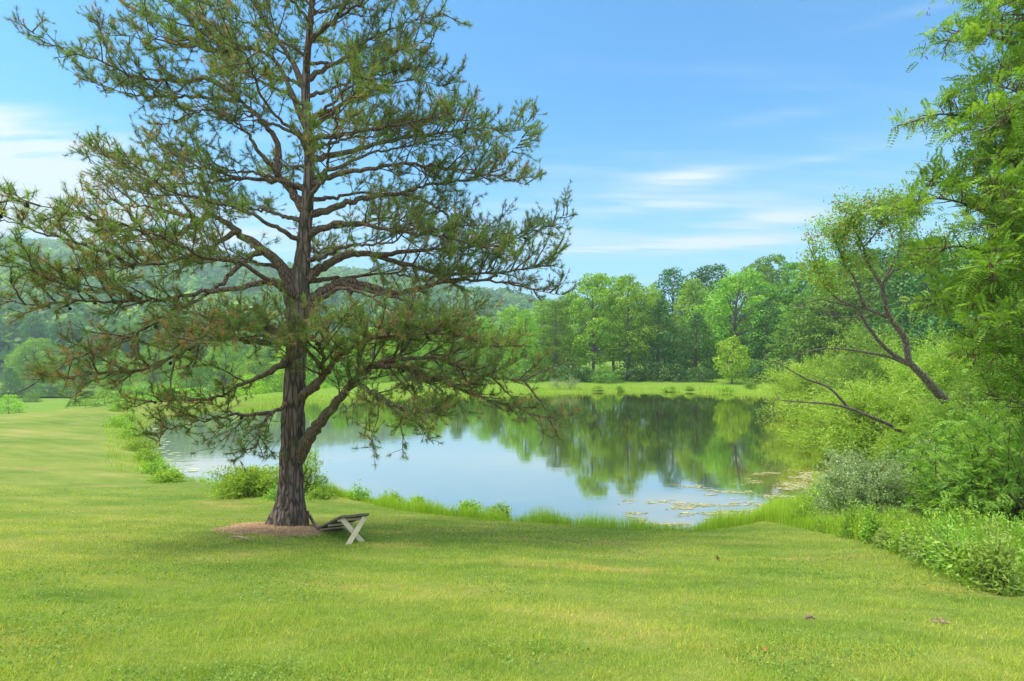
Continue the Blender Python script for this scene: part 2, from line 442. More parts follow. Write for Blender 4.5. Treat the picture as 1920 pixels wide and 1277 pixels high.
def bez(p0, d, ln, sag, n=5, jit=.06):
    """short branch from p0 along d, curving by sag (up > 0)"""
    t = np.linspace(0, 1, n)[:, None]
    pts = p0 + d * ln * t + np.array([0, 0, 1.0]) * sag * ln * t * t
    j = rng.normal(size=(n, 3)) * jit * ln * .3; j[0] = 0
    return pts + j * t
def grow(pts3, r0, dens=1.0, sl=1.3, start=.28, up=.25, brown=.1, bare=.0, tl=.115, droop=0.0, flat=.55, r1=.010):
    sl = sl * 1.3; dens = dens * 1.16; tl = tl * .98
    """one traced limb -> (wood, needles) with secondaries and twigs"""
    wood, ned = MB(), MB()
    c = catmull(pts3, 7); K = len(c)
    sl_ = np.r_[0, np.cumsum(np.linalg.norm(np.diff(c, axis=0), axis=1))]; tot = sl_[-1]; s = sl_ / tot
    c = c + (rng.normal(size=c.shape) * .018) * (s[:, None] > 0)
    tube(wood, c, r0 * (.66 * (1 - s) ** 1.15 + .34 * (1 - s) ** 5) + r1 * (1 - .5 * s), 9)
    tang = norm(np.gradient(c, axis=0))
    tp_, td_, tv_ = [], [], []
    x = start * tot; side = 1; joints = []
    while x < tot:
        f = x / tot; i = min(np.searchsorted(sl_, x), K - 1); p = c[i]; t = tang[i]
        joints.append((p, t))
        h = np.cross(t, [0, 0, 1.0]); h = h / max(np.linalg.norm(h), .2)
        vv = np.cross(h, t)
        phi = rng.normal() * (1 - flat) * 1.6
        lat = h * math.cos(phi) * side + vv * math.sin(phi)
        side = -side
        L2 = sl * (1.0 - .62 * f) * rng.uniform(.45, 1.2) * smooth(0, .12, f - start + .07)
        d = norm(t * rng.uniform(.35, .95) + lat * rng.uniform(.5, 1.0) + np.array([0, 0, up * rng.uniform(.0, 1.4) - droop * rng.uniform(0, 1)]))
        q = bez(p, d, L2, rng.uniform(-.05, .28) - droop * .3, 6, .1)
        tube(wood, q, np.linspace(max(.009, min(.024, r0 * .25)), .004, 6), 5, cap=False)
        qt = norm(np.gradient(q, axis=0))
        if rng.random() > bare:
            tp_.append(q[-1]); td_.append(qt[-1]); tv_.append(1)
            m = int(L2 / .075) + 1
            for kk in range(m):
                g = rng.uniform(.22, 1.0); i2 = g * 5; a0 = int(min(i2, 4)); pp = q[a0] + (q[min(a0 + 1, 5)] - q[a0]) * (i2 - a0)
                dd = norm(qt[a0] * .6 + rng.normal(size=3) * .6 + np.array([0, 0, .22 - droop * .4]))
                l3 = rng.uniform(.14, .50) * min(1.0, .45 + L2 * .4)
                e = pp + dd * l3 + np.array([0, 0, .04])
                tube(wood, np.stack([pp, (pp + e) / 2 + rng.normal(size=3) * .012, e]), np.array([.006, .005, .004]), 3, cap=False)
                if rng.random() > bare * .6:
                    tp_.append(e); td_.append(norm(dd + np.array([0, 0, .35]))); tv_.append(1)
                    if rng.random() < .6:
                        tp_.append(pp + (e - pp) * .5); td_.append(dd); tv_.append(1)
        x += rng.uniform(.10, .26) / dens
    tp_ = np.array(tp_) if tp_ else np.zeros((0, 3)); td_ = np.array(td_) if len(td_) else np.zeros((0, 3))
    if len(tp_):
        v = np.clip(.5 + rng.normal(size=len(tp_)) * .17 + (vnoise(tp_ * .9, 3) - .5) * .5, .14, 1)
        bn = rng.random(len(tp_)) < brown * 1.0 * (.3 + 1.6 * vnoise(tp_ * 1.3, 17) ** 1.5)
        v = np.where(bn, rng.uniform(0, .11, len(tp_)), v)
        tufts(ned, tp_, td_, np.full(len(tp_), tl) * rng.uniform(.8, 1.15, len(tp_)), v)
    return wood, ned, joints
LIMB = []
def limb(px, w, y0, y1, **k):
    """traced limb: picture points, base width in px, distance offset at root and tip (metres)"""
    n = len(px); s = np.linspace(0, 1, n)
    pts = np.array([P(a, b, TY + y0 + (y1 - y0) * t) for (a, b), t in zip(px, s)])
    LIMB.append((pts, w / PXM / 2 * .84, k))
# right-hand limbs, from the ground up
limb([(556, 862), (590, 805), (628, 757), (662, 715), (705, 682), (760, 672), (830, 676), (900, 700), (980, 715)], 33, 0, -2.2, sl=1.7, dens=1.25, start=.30, brown=.14, up=.25)
limb([(700, 684), (760, 690), (830, 716), (900, 745), (960, 762), (1030, 790)], 15, -1.1, -2.0, sl=1.25, dens=1.1, start=.1, up=.0, brown=.12, droop=.25, bare=.25)
limb([(660, 716), (700, 735), (760, 765), (820, 775)], 14, -.83, -2.6, sl=1.3, dens=1.3, start=.1, up=.0, brown=.08, droop=.15)
limb([(566, 745), (600, 715), (605, 670), (590, 635), (560, 628), (500, 630)], 20, -.2, -2.4, sl=1.4, dens=1.6, start=.22, up=.15, brown=.2, flat=.8)
limb([(566, 745), (610, 700), (640, 662), (690, 635), (760, 625), (850, 628), (930, 650)], 20, -.1, -2.6, sl=1.5, dens=1.6, start=.25, up=.15, brown=.14, flat=.8)
limb([(575, 572), (604, 548), (650, 528), (700, 540), (750, 550), (800, 535), (860, 524), (940, 528), (1010, 545), (1055, 552)], 27, 0, .8, sl=1.2, dens=1.0, start=.42, up=.2, brown=.07)
limb([(572, 590), (606, 557), (648, 540), (700, 560), (750, 600), (790, 612)], 15, 0, -1.8, sl=.8, dens=.7, start=.35, up=-.05, brown=.05, bare=.55, droop=.35)
limb([(654, 545), (668, 580), (664, 605), (640, 603), (600, 612)], 9, -.7, -1.4, sl=.8, dens=1.2, start=.5, brown=.3)
limb([(640, 532), (720, 552), (800, 575), (850, 600), (905, 612)], 11, .15, -1.0, sl=.8, dens=.8, start=.35, bare=.4, droop=.3, up=0)
limb([(576, 525), (600, 502), (650, 480), (700, 478), (770, 498), (840, 514), (920, 512), (1000, 500), (1050, 480)], 22, 0, 1.6, sl=1.35, dens=1.15, start=.35, up=.35, brown=.06)
limb([(700, 478), (780, 470), (860, 465), (940, 455), (1010, 430), (1062, 400)], 12, .6, 1.0, sl=1.1, dens=1.25, start=.2, up=.35, brown=.05)
limb([(580, 440), (640, 418), (720, 430), (800, 440), (880, 455), (960, 470)], 16, 0, -1.6, sl=1.25, dens=1.25, start=.3, up=.2, brown=.07)
limb([(580, 402), (650, 382), (700, 368), (754, 362), (800, 348), (875, 337), (925, 318), (955, 290), (985, 255)], 17, 0, .7, sl=1.0, dens=1.1, start=.45, up=.35, brown=.05)
limb([(754, 362), (800, 378), (835, 400), (850, 420), (900, 428), (960, 440)], 9, .2, -.6, sl=.8, dens=1.0, start=.35, up=.1, brown=.05, bare=.15)
limb([(584, 345), (640, 325), (700, 315), (760, 306), (830, 315), (900, 328), (985, 345)], 14, 0, -1.2, sl=1.1, dens=1.15, start=.3, up=.3, brown=.07)
limb([(584, 300), (650, 285), (740, 262), (820, 250), (900, 240), (960, 245), (1000, 225)], 14, 0, 1.4, sl=1.1, dens=1.2, start=.3, up=.35, brown=.05)
limb([(580, 262), (660, 250), (740, 235), (810, 222), (880, 225)], 13, 0, -1.5, sl=1.1, dens=1.15, start=.25, up=.3, brown=.06)
limb([(578, 225), (640, 196), (700, 170), (770, 150), (840, 165)], 12, 0, 1.0, sl=1.05, dens=1.1, start=.25, up=.3, brown=.05)
limb([(577, 245), (640, 200), (680, 165), (712, 120), (760, 85), (815, 80)], 13, 0, -.9, sl=1.0, dens=1.1, start=.25, up=.3, brown=.06)
limb([(576, 150), (640, 110), (700, 70), (770, 40), (830, 25)], 12, 0, .6, sl=1.0, dens=1.1, start=.2, up=.3, brown=.05)
limb([(580, 80), (640, 30), (700, -10), (760, -40)], 11, 0, -.8, sl=1.0, dens=1.0, start=.2, up=.3, brown=.05)
# left-hand limbs
limb([(552, 570), (530, 505), (490, 466), (440, 430), (402, 405), (372, 412), (330, 400), (270, 388), (200, 380)], 36, 0, -1.6, sl=1.3, dens=1.2, start=.5, up=.2, brown=.22)
limb([(372, 412), (352, 428), (330, 438), (280, 430), (220, 420), (150, 410)], 15, -.9, -2.6, sl=1.0, dens=1.1, start=.15, up=.15, brown=.2)
limb([(494, 470), (470, 482), (440, 505), (406, 540), (340, 577), (263, 622), (200, 650), (150, 668), (64, 718)], 12, -.35, -3.2, sl=1.0, dens=1.0, start=.35, up=.15, brown=.3, bare=.15)
limb([(557, 560), (512, 528), (440, 540), (338, 556), (263, 566), (150, 566), (75, 570), (-40, 556)], 16, -.2, -4.2, sl=1.0, dens=1.1, start=.4, up=.25, brown=.24, bare=.05, tl=.12)
limb([(263, 566), (220, 540), (170, 545), (98, 526), (30, 495), (-30, 480)], 10, -2.4, -4.5, sl=.9, dens=1.0, start=.15, up=.35, brown=.2, tl=.125)
limb([(250, 500), (190, 470), (110, 445), (40, 425), (-10, 400)], 8, -2.0, -4.2, sl=.8, dens=.9, start=.15, up=.35, brown=.25, tl=.125)
limb([(446, 434), (380, 470), (320, 490), (240, 500), (180, 505), (110, 500)], 11, -.6, -3.4, sl=1.05, dens=1.3, start=.12, up=.2, brown=.22, tl=.12)
limb([(541, 672), (515, 693), (452, 720), (406, 746), (330, 750), (263, 752)], 16, -.1, -1.8, sl=1.1, dens=1.2, start=.3, up=.05, brown=.25, droop=.1)
limb([(538, 755), (512, 775), (489, 798), (481, 832), (462, 850)], 10, -.2, -1.4, sl=.75, dens=1.3, start=.25, up=-.1, brown=.1, droop=.25)
limb([(512, 775), (440, 778), (390, 788), (330, 800), (290, 815)], 9, -.5, -1.8, sl=.85, dens=1.2, start=.1, up=-.1, brown=.12, droop=.2)
limb([(545, 640), (480, 640), (413, 633), (357, 652), (280, 690), (190, 700), (120, 710)], 17, -.3, -3.4, sl=1.2, dens=1.3, start=.25, up=.1, brown=.3)
limb([(545, 628), (500, 618), (440, 615), (400, 622), (350, 640)], 16, -.3, -3.6, sl=1.2, dens=1.7, start=.2, up=.15, brown=.15, flat=.8)
limb([(574, 402), (545, 355), (522, 325), (518, 265), (489, 226), (452, 188), (436, 165), (430, 120), (410, 80), (376, 20), (350, -30)], 22, 0, .7, sl=1.1, dens=1.0, start=.38, up=.2, brown=.1)
limb([(448, 186), (395, 150), (338, 153), (263, 146), (188, 116), (113, 88), (60, 60)], 13, .3, -.6, sl=1.05, dens=1.25, start=.15, up=.2, brown=.1)
limb([(450, 188), (400, 185), (338, 181), (265, 180), (200, 165), (150, 145)], 10, .3, .9, sl=.9, dens=1.1, start=.15, up=.2, brown=.1)
limb([(522, 325), (490, 290), (462, 250), (430, 222), (385, 205), (330, 225), (285, 240)], 11, 0, -1.4, sl=.95, dens=1.1, start=.3, up=.15, brown=.14)
limb([(578, 354), (500, 336), (452, 335), (400, 318), (340, 310), (270, 300), (210, 290)], 12, 0, 1.2, sl=1.05, dens=1.15, start=.3, up=.2, brown=.15)
limb([(452, 335), (390, 340), (330, 345), (260, 335), (200, 320), (165, 300)], 9, .3, -.9, sl=.9, dens=1.1, start=.1, up=.2, brown=.2)
limb([(575, 240), (518, 118), (470, 90), (432, 86), (376, 60), (338, 15), (300, -20)], 15, 0, -.6, sl=1.0, dens=1.1, start=.3, up=.2, brown=.08)
limb([(574, 170), (534, 94), (482, 20), (462, -30)], 17, 0, .8, sl=1.0, dens=1.0, start=.25, up=.2, brown=.08)
limb([(470, 90), (400, 95), (330, 80), (260, 70), (200, 60)], 9, -.3, .8, sl=.9, dens=1.0, start=.15, up=.25, brown=.08)
limb([(418, 95), (360, 75), (300, 40), (240, 10), (190, -20)], 8, .5, -.6, sl=.9, dens=1.0, start=.1, up=.25, brown=.08)
# limbs that point toward or away from the lawn's edge and fill the crown
def fill_limb(z, az, ln, rise, w, **k):
    i = np.argmin(np.abs(tp[:, 2] - z)); p = tp[i, :3]
    d = np.array([math.sin(az), -math.cos(az), 0])
    s = np.linspace(0, 1, 7)[:, None]
    pts = p + d * ln * s + np.array([0, 0, 1.0]) * ln * (rise * s - .12 * s * s) + rng.normal(size=(7, 3)) * .10 * ln * .35 * s
    LIMB.append((pts, w, k))
zf = 6.3
for k in range(44):
    az = k * 2.399 + rng.uniform(-.35, .35)
    t = (zf - 6.3) / 10.3
    ln = (5.2 * (1 - t) ** .8 + .7) * rng.uniform(.75, 1.1)
    if abs(math.sin(az)) > .8: ln *= .8
    fill_limb(zf, az, ln, .22 + .55 * t, .05 * (1 - t) + .012, sl=1.15 * (1 - .35 * t), dens=.95, start=.3, up=.25, brown=.06)
    zf += 10.3 / 44
ncone = 0; CONEPTS = []
for pts, w, k in LIMB:
    wood, ned, joints = grow(pts, w, **k)
    lo = wood.build('limb', m_limb, pine)
    if ned.v:
        no = ned.build('needles', m_needle, lo, org=tuple(pine.location), smoothf=False)
    dark = k.get('brown', 0)
    for p, t in joints:
        if rng.random() < (.10 if dark > .18 else .05): CONEPTS.append((p, lo))
def cone_mesh():
    mb = MB()
    for i in range(7):
        t = i / 6; r = .024 * math.sin(math.pi * (.18 + .75 * t)) + .004
        for j in range(8):
            a = j / 8 * 2 * math.pi + i * .4
            o = np.array([math.cos(a) * r, math.sin(a) * r, -.055 * t])
            leaves(mb, o[None], np.array([[math.cos(a) * .5, math.sin(a) * .5, .9]]), .026, .9, tang=np.array([[math.cos(a), math.sin(a), -.3]]))
    tube(mb, [(0, 0, .02), (0, 0, -.02), (0, 0, -.05)], [.006, .014, .006], 6)
    return mb.mesh('pine_cone', m_cone, False)
cme = cone_mesh()
random.shuffle(CONEPTS)
for p, lo in CONEPTS[:95]:
    o = link('pine_cone', cme, lo)
    o.location = tuple(np.asarray(p) - np.asarray(pine.location) + rng.normal(size=3) * .03 - np.array([0, 0, .03]))
    s = rng.uniform(.75, 1.15); o.scale = (s, s, s); o.rotation_euler = tuple(rng.normal(size=3) * .6)
# ------------------------------------------------------------------ far woods
m_tbark = bark_mat('grey_bark', (.05, .043, .036), (.23, .20, .17), 1.2, .25, None, .5)
LG = lambda a, b, c: [(0, a), (.5, b), (1, c)]
m_f = {
 'bright': leaf_mat('leaves_bright', LG((0.118, 0.248, 0.025), (0.223, 0.390, 0.038), (0.354, 0.532, 0.067)), .42, .015, .3),
 'mid': leaf_mat('leaves_mid', LG((0.078, 0.185, 0.025), (0.144, 0.284, 0.038), (0.249, 0.413, 0.060)), .40, .015, .3),
 'dark': leaf_mat('leaves_dark', LG((0.038, 0.104, 0.025), (0.072, 0.177, 0.040), (0.124, 0.260, 0.055)), .32, .02, .25),
 'yellow': leaf_mat('leaves_yellow', LG((0.176, 0.338, 0.024), (0.309, 0.508, 0.039), (0.465, 0.653, 0.075)), .45, .01, .2),
}
def crown(mb, lobes, per, size, asp=.6, up=.35, shell=.5, rg=None):
    rg = rg or rng
    for (c, r) in lobes:
        n = int(per * rg.uniform(.8, 1.2) * (r[0] * r[1] * r[2]) ** (2 / 3) )
        d = norm(rg.normal(size=(n, 3)) + np.array([0, 0, .35]))
        rad = rg.uniform(shell ** 2, 1.1, n)[:, None] ** .5
        p = c + d * np.asarray(r) * rad
        nn = norm(d + rg.normal(size=(n, 3)) * .55 + np.array([0, 0, up]))
        v = np.clip(.5 + rg.normal(size=n) * .2 + rg.normal() * .12, 0, 1)
        leaves(mb, p, nn, size * rg.uniform(.6, 1.3, n), asp, v)
def tree_mesh(seed, H, R, base, nl, lr, leaf, per, prof, flat=.7, trunk_r=.22, fork=.35):
    """returns (trunk MB, crown MB) of a broadleaf tree standing at the origin"""
    rg = np.random.default_rng(seed)
    tr, cr = MB(), MB(); lobes = []
    lean = rg.normal(size=2) * .03 * H
    axis_ = lambda t: np.array([lean[0] * t * t, lean[1] * t * t, H * t])
    for k in range(nl):
        t = base + (1 - base) * ((k + rg.uniform(0, 1)) / nl)
        w = R * np.interp((t - base) / (1 - base), [p[0] for p in prof], [p[1] for p in prof])
        a = k * 2.399 + rg.uniform(-.5, .5); rr = w * rg.uniform(.25, .95) ** .6
        s = lr * rg.uniform(.65, 1.35) * (.55 + .45 * w / R)
        c = axis_(t) + np.array([math.cos(a) * rr, math.sin(a) * rr, -s * .3])
        c[2] = min(c[2], H - s * .6)
        lobes.append((c, (s * rg.uniform(.9, 1.3), s * rg.uniform(.9, 1.3), s * flat * rg.uniform(.8, 1.1))))
    crown(cr, lobes, per, leaf, .6, rg=rg)
    zz = np.linspace(0, .88, 8)
    tube(tr, [axis_(t) + np.r_[rg.normal(size=2) * .05, 0] for t in zz], trunk_r * (1 - zz * .9) * np.where(zz == 0, 1.35, 1), 8)
    for c, r in lobes[::2]:
        t0 = max(fork * rg.uniform(.7, 1.2), min(.85, c[2] / H - .22)); p0 = axis_(t0)
        mid = (p0 + c) / 2 + np.array([0, 0, -.04 * H * .5]) + rg.normal(size=3) * .1
        tube(tr, catmull([p0, mid, c], 3), np.linspace(trunk_r * .42 * (1 - t0 * .7), .03, 7), 5, cap=False)
    return tr, cr
ROUND = [(0, .55), (.25, .95), (.5, 1.0), (.75, .8), (1, .3)]
OVAL = [(0, .6), (.3, .9), (.6, .85), (.85, .55), (1, .18)]
SKIRT = [(0, 1.0), (.25, 1.0), (.5, .85), (.8, .5), (1, .12)]
PROTO = {}
def proto(key, *a, **k):
    tr, cr = tree_mesh(*a, **k)
    PROTO[key] = (tr.mesh('trunk', m_tbark), cr, {})
    PROTO[key] = [PROTO[key][0], cr, {}, a[1], a[2]]
proto('walnut_a', 1, 18, 5.6, .16, 74, 1.55, .42, 78, ROUND, flat=.55, trunk_r=.30)
proto('walnut_b', 2, 18, 5.0, .22, 66, 1.5, .42, 78, OVAL, flat=.6, trunk_r=.28)
proto('wide_a', 3, 17, 7.2, .12, 92, 1.75, .42, 70, ROUND, flat=.6, trunk_r=.36)
proto('wide_b', 4, 16, 6.4, .10, 84, 1.7, .42, 70, SKIRT, flat=.65, trunk_r=.33)
proto('dense_a', 5, 14, 5.2, .03, 84, 1.45, .36, 80, SKIRT, flat=.5, trunk_r=.26)
proto('dense_b', 6, 15, 4.4, .03, 76, 1.35, .36, 80, OVAL, flat=.55, trunk_r=.24)
proto('small_a', 7, 7, 2.7, .12, 40, .85, .27, 150, OVAL, flat=.75, trunk_r=.12)
proto('bush_a', 8, 3.2, 2.4, .0, 34, .75, .22, 170, SKIRT, flat=.7, trunk_r=.07)
proto('bush_b', 9, 2.6, 2.2, .0, 28, .75, .22, 170, ROUND, flat=.7, trunk_r=.07)
PRO_N = 0
def place_tree(key, col, x, y, H, rz, wid=1.0, name='broadleaf_tree', label=None, cat='tree', group=None, sink=.1):
    tm, cr, cache, H0, R0 = PROTO[key]
    if col not in cache: cache[col] = cr.mesh('crown', m_f[col], False)
    s = H / H0
    r = thing(name, label, cat, (x, y, hz(x, y) - sink), group)
    r.rotation_euler = (0, 0, rz); r.scale = (s * wid, s * wid, s)
    link('trunk', tm, r); link('crown', cache[col], r)
    return r
ORD = ['first', 'second', 'third', 'fourth', 'fifth', 'sixth', 'seventh', 'eighth', 'ninth', 'tenth', 'eleventh', 'twelfth', 'thirteenth', 'fourteenth',
       'fifteenth', 'sixteenth', 'seventeenth', 'eighteenth', 'nineteenth', 'twentieth', 'twenty-first', 'twenty-second', 'twenty-third', 'twenty-fourth', 'twenty-fifth', 'twenty-sixth', 'twenty-seventh', 'twenty-eighth']
def top_to_H(px, ytop, Y):
    x = (px - CX) / F * Y
    return x, CZ + (HY - ytop) / F * Y - hz(x, Y)
WORDS = {'walnut_a': 'tall feathery', 'walnut_b': 'tall oval', 'wide_a': 'broad rounded', 'wide_b': 'broad low-skirted', 'dense_a': 'dense layered', 'dense_b': 'dense narrow', 'small_a': 'small upright', 'bush_a': 'leafy', 'bush_b': 'low rounded'}
CW = {'bright': 'bright green', 'mid': 'mid-green', 'dark': 'dark green', 'yellow': 'yellow-green'}
def row(items, where, group, name='broadleaf_tree', cat='tree', noun='tree'):
    items = sorted(items, key=lambda t: t[2] / 1.0)
    for i, (key, col, px, ytop, Y, wid) in enumerate(items):
        x, H = top_to_H(px, ytop, Y)
        place_tree(key, col, x, Y, max(H, .8), rng.uniform(0, 6.28), wid, name,
                   f"{WORDS[key]} {CW[col]} {noun}, {ORD[i]} from left {where}", cat, group)
# far bank, front row: (shape, colour, picture x of its middle, picture y of its top, distance, width factor)
row([('wide_b', 'bright', 985, 578, 84, .75), ('dense_b', 'mid', 1040, 560, 86, .9), ('walnut_a', 'bright', 1112, 508, 86, .95), ('walnut_b', 'bright', 1178, 512, 85, .95),
     ('dense_a', 'dark', 1232, 556, 86, .95), ('dense_a', 'dark', 1305, 585, 88, 1.0), ('wide_a', 'bright', 1372, 505, 92, .95), ('dense_b', 'dark', 1440, 560, 86, 1.0),
     ('dense_a', 'mid', 1500, 545, 80, 1.0), ('wide_b', 'mid', 1560, 520, 76, .95), ('walnut_a', 'mid', 1625, 500, 72, 1.0), ('dense_a', 'dark', 1700, 500, 66, 1.0), ('dense_b', 'dark', 1770, 480, 62, 1.1), ('wide_b', 'dark', 1850, 470, 56, 1.0),
     ('wide_a', 'mid', 1950, 430, 54, 1.0)],
    'in front row across the pond', 'front row of trees across the pond')
row([('wide_a', 'bright', 905, 590, 104, .8), ('wide_a', 'bright', 960, 572, 108, .8), ('walnut_b', 'bright', 1020, 560, 106, 1.1), ('wide_a', 'mid', 1075, 545, 104, .8), ('walnut_a', 'bright', 1150, 515, 104, .9),
     ('wide_a', 'bright', 1222, 530, 103, .8), ('walnut_b', 'dark', 1262, 500, 110, 1.0), ('wide_b', 'bright', 1300, 520, 102, .8), ('walnut_a', 'dark', 1332, 494, 112, 1.0),
     ('wide_a', 'mid', 1400, 498, 104, .8), ('walnut_a', 'mid', 1446, 476, 108, .95), ('walnut_b', 'mid', 1495, 490, 100, 1.1), ('wide_a', 'bright', 1545, 478, 96, .9), ('wide_a', 'mid', 1600, 470, 92, .9), ('walnut_a', 'dark', 1660, 460, 88, 1.1),
     ('wide_a', 'dark', 1740, 450, 82, .9), ('wide_a', 'mid', 1830, 440, 76, .9)],
    'in back row across the pond', 'back row of trees across the pond')
xr, Hr = top_to_H(1372, 628, 77)
place_tree('small_a', 'yellow', xr, 77, Hr, 1.0, 1.0, 'young_tree', 'young light green tree standing alone on the far grassy bank', 'tree')
row([('bush_a', 'dark', 1068, 668, 81, 1.1), ('bush_b', 'mid', 1135, 682, 80, 1.0), ('bush_b', 'dark', 1095, 684, 82, 1.0), ('bush_a', 'dark', 1180, 672, 83, 1.2), ('bush_a', 'dark', 1225, 676, 82, 1.1), ('bush_a', 'dark', 1270, 680, 82, 1.1),
     ('bush_b', 'dark', 1312, 686, 81, 1.2), ('bush_a', 'mid', 1020, 676, 82, 1.0), ('bush_a', 'dark', 1425, 672, 80, 1.2), ('bush_a', 'dark', 1468, 676, 76, 1.1), ('bush_b', 'mid', 1505, 680, 73, 1.1), ('bush_a', 'mid', 985, 672, 80, 1.1)],
    'along foot of the far woods', 'bushes at the foot of the far woods', 'bush', 'bush', 'bush')
# trees past the left end of the pond, seen between the pine limbs
row([('wide_b', 'bright', 640, 628, 92, .9), ('wide_b', 'yellow', 700, 612, 100, .9), ('wide_a', 'bright', 760, 600, 108, .9), ('wide_b', 'yellow', 815, 592, 110, .9), ('dense_a', 'mid', 860, 610, 92, 1.0), ('wide_b', 'bright', 735, 650, 82, .9),
     ('wide_b', 'bright', 590, 640, 96, .9), ('dense_a', 'mid', 670, 662, 78, .9), ('wide_b', 'mid', 930, 618, 88, .9), ('wide_b', 'bright', 800, 655, 80, .9)],
    "beyond the pond's left end", 'trees beyond the left end of the pond')
row([('bush_a', 'yellow', 470, 700, 66, 1.0), ('bush_a', 'bright', 515, 706, 68, 1.0), ('bush_b', 'mid', 560, 700, 72, 1.1), ('bush_a', 'yellow', 610, 716, 70, 1.0), ('bush_b', 'bright', 660, 712, 74, 1.1), ('bush_a', 'bright', 720, 712, 76, 1.1),
     ('bush_a', 'mid', 780, 706, 78, 1.2), ('bush_b', 'bright', 850, 706, 79, 1.1), ('bush_a', 'mid', 915, 700, 80, 1.1)],
    "on bank at pond's left end", 'bushes at the left end of the pond', 'bush', 'bush', 'bush')
# valley trees beyond the dam
row([('wide_a', 'bright', 60, 632, 165, 1.0), ('wide_b', 'mid', 150, 660, 150, 1.0), ('wide_b', 'bright', 215, 652, 140, .9), ('wide_a', 'bright', 285, 640, 138, .9), ('wide_b', 'bright', 350, 655, 125, .9), ('wide_a', 'bright', 420, 640, 128, .9),
     ('wide_b', 'bright', 480, 650, 118, .9), ('wide_a', 'yellow', 540, 640, 122, .9), ('dense_a', 'dark', 20, 688, 140, 1.0), ('wide_a', 'mid', -60, 640, 160, 1.0), ('wide_a', 'mid', 330, 612, 190, 1.0), ('wide_a', 'bright', 450, 600, 195, 1.0), ('wide_a', 'mid', 560, 596, 190, 1.0)],
    'in valley beyond the lawn', 'trees in the valley beyond the lawn')
row([('dense_b', 'dark', -20, 585, 230, 1.0), ('dense_a', 'dark', 25, 592, 232, 1.1), ('dense_b', 'dark', 70, 590, 230, 1.0), ('dense_b', 'dark', 108, 600, 228, 1.0), ('dense_a', 'dark', 140, 612, 226, 1.1)],
    'in dark belt below hillside', 'dark trees under the hillside')
row([('bush_b', 'dark', 95, 712, 150, 1.6), ('bush_a', 'yellow', 16, 738, 96, 1.0), ('bush_b', 'mid', 60, 735, 120, 1.2), ('bush_b', 'dark', 55, 716, 152, 1.4), ('bush_a', 'bright', 150, 735, 112, 1.2), ('bush_a', 'bright', 195, 728, 104, 1.2), ('bush_a', 'bright', 245, 722, 92, 1.2), ('bush_a', 'mid', 290, 716, 86, 1.2), ('bush_b', 'bright', 330, 722, 80, 1.3)],
    'beside the lower valley pond', 'bushes by the lower pond', 'bush', 'bush', 'bush')
# ------------------------------------------------------------------ the forest that covers the hillside, one mass
def forest():
    mb = MB()
    n = 9000
    x = rng.uniform(-900, 420, n); y = 205 + 700 * rng.random(n) ** 1.1
    px = CX + x / y * F
    k = (px > -160) & (px < 1250); x, y = x[k], y[k]
    z = hill_z(x, y)
    n = len(x); s = rng.uniform(3.6, 6.2, n) * (1 + .3 * vnoise(np.stack([x / 60, y / 60, 0 * x], 1), 4))
    col = np.clip(.5 + rng.normal(size=n) * .17 + (vnoise(np.stack([x / 55, y / 55, 0 * x], 1), 6) - .5) * .6, 0, 1)
    per = 44
    d = norm(rng.normal(size=(n, per, 3)) + np.array([0, 0, .55]))
    p = np.stack([x, y, z + s * .9], 1)[:, None] + d * s[:, None, None] * np.array([1, 1, 1.05]) * rng.uniform(.7, 1.1, (n, per, 1))
    nn = norm(d + rng.normal(size=d.shape) * .35)
    leaves(mb, p.reshape(-1, 3), nn.reshape(-1, 3), np.repeat(s, per) * rng.uniform(.35, .62, n * per), .8, np.clip(np.repeat(col, per) + rng.normal(size=n * per) * .08, 0, 1))
    return mb
m_for = leaf_mat('forest_leaves', [(0, (0.039, 0.105, 0.031)), (.4, (0.088, 0.199, 0.043)), (.75, (0.185, 0.339, 0.058)), (1, (0.296, 0.445, 0.078))], .35, .01, .0)
tag(forest().build('hillside_forest', m_for, smoothf=False), 'continuous canopy of summer trees covering the distant hillside', 'forest', kind='stuff')
# ------------------------------------------------------------------ right-hand bank: locust, leaning tree, willows, shrubs
m_loc = leaf_mat('locust_leaves', LG((.09, .19, .03), (.195, .355, .045), (.34, .50, .085)), .45, .012, .12)
m_wig = leaf_mat('green_willow_leaves', LG((.10, .19, .035), (.19, .31, .05), (.31, .44, .09)), .42, .012, .15)
m_wil = leaf_mat('willow_leaves', LG((0.184, 0.297, 0.040), (0.292, 0.424, 0.055), (0.443, 0.572, 0.110)), .45, .012, .12)
m_sil = leaf_mat('silvery_leaves', LG((0.132, 0.204, 0.066), (0.252, 0.336, 0.132), (0.480, 0.552, 0.330)), .35, .03, .1)
m_wed = leaf_mat('weed_leaves', LG((0.149, 0.276, 0.036), (0.263, 0.438, 0.055), (0.438, 0.616, 0.085)), .42, .015, .2)
m_yw = leaf_mat('pale_weed_leaves', LG((.17, .27, .05), (.28, .40, .07), (.42, .50, .14)), .42, .012, .1)
m_lean = leaf_mat('box_elder_leaves', [(0, (.36, .13, .05)), (.07, (.33, .15, .05)), (.12, (.15, .27, .045)), (.6, (.24, .38, .06)), (1, (.34, .48, .10))], .42, .012, .1)
m_dbark = bark_mat('dark_bark', (.04, .032, .026), (.27, .21, .165), 1.6, .3, (.13, .13, .10), .7)
m_pod = leaf_mat('brown_pods', LG((.06, .035, .018), (.12, .07, .032), (.2, .13, .06)), .2, .02, .0)
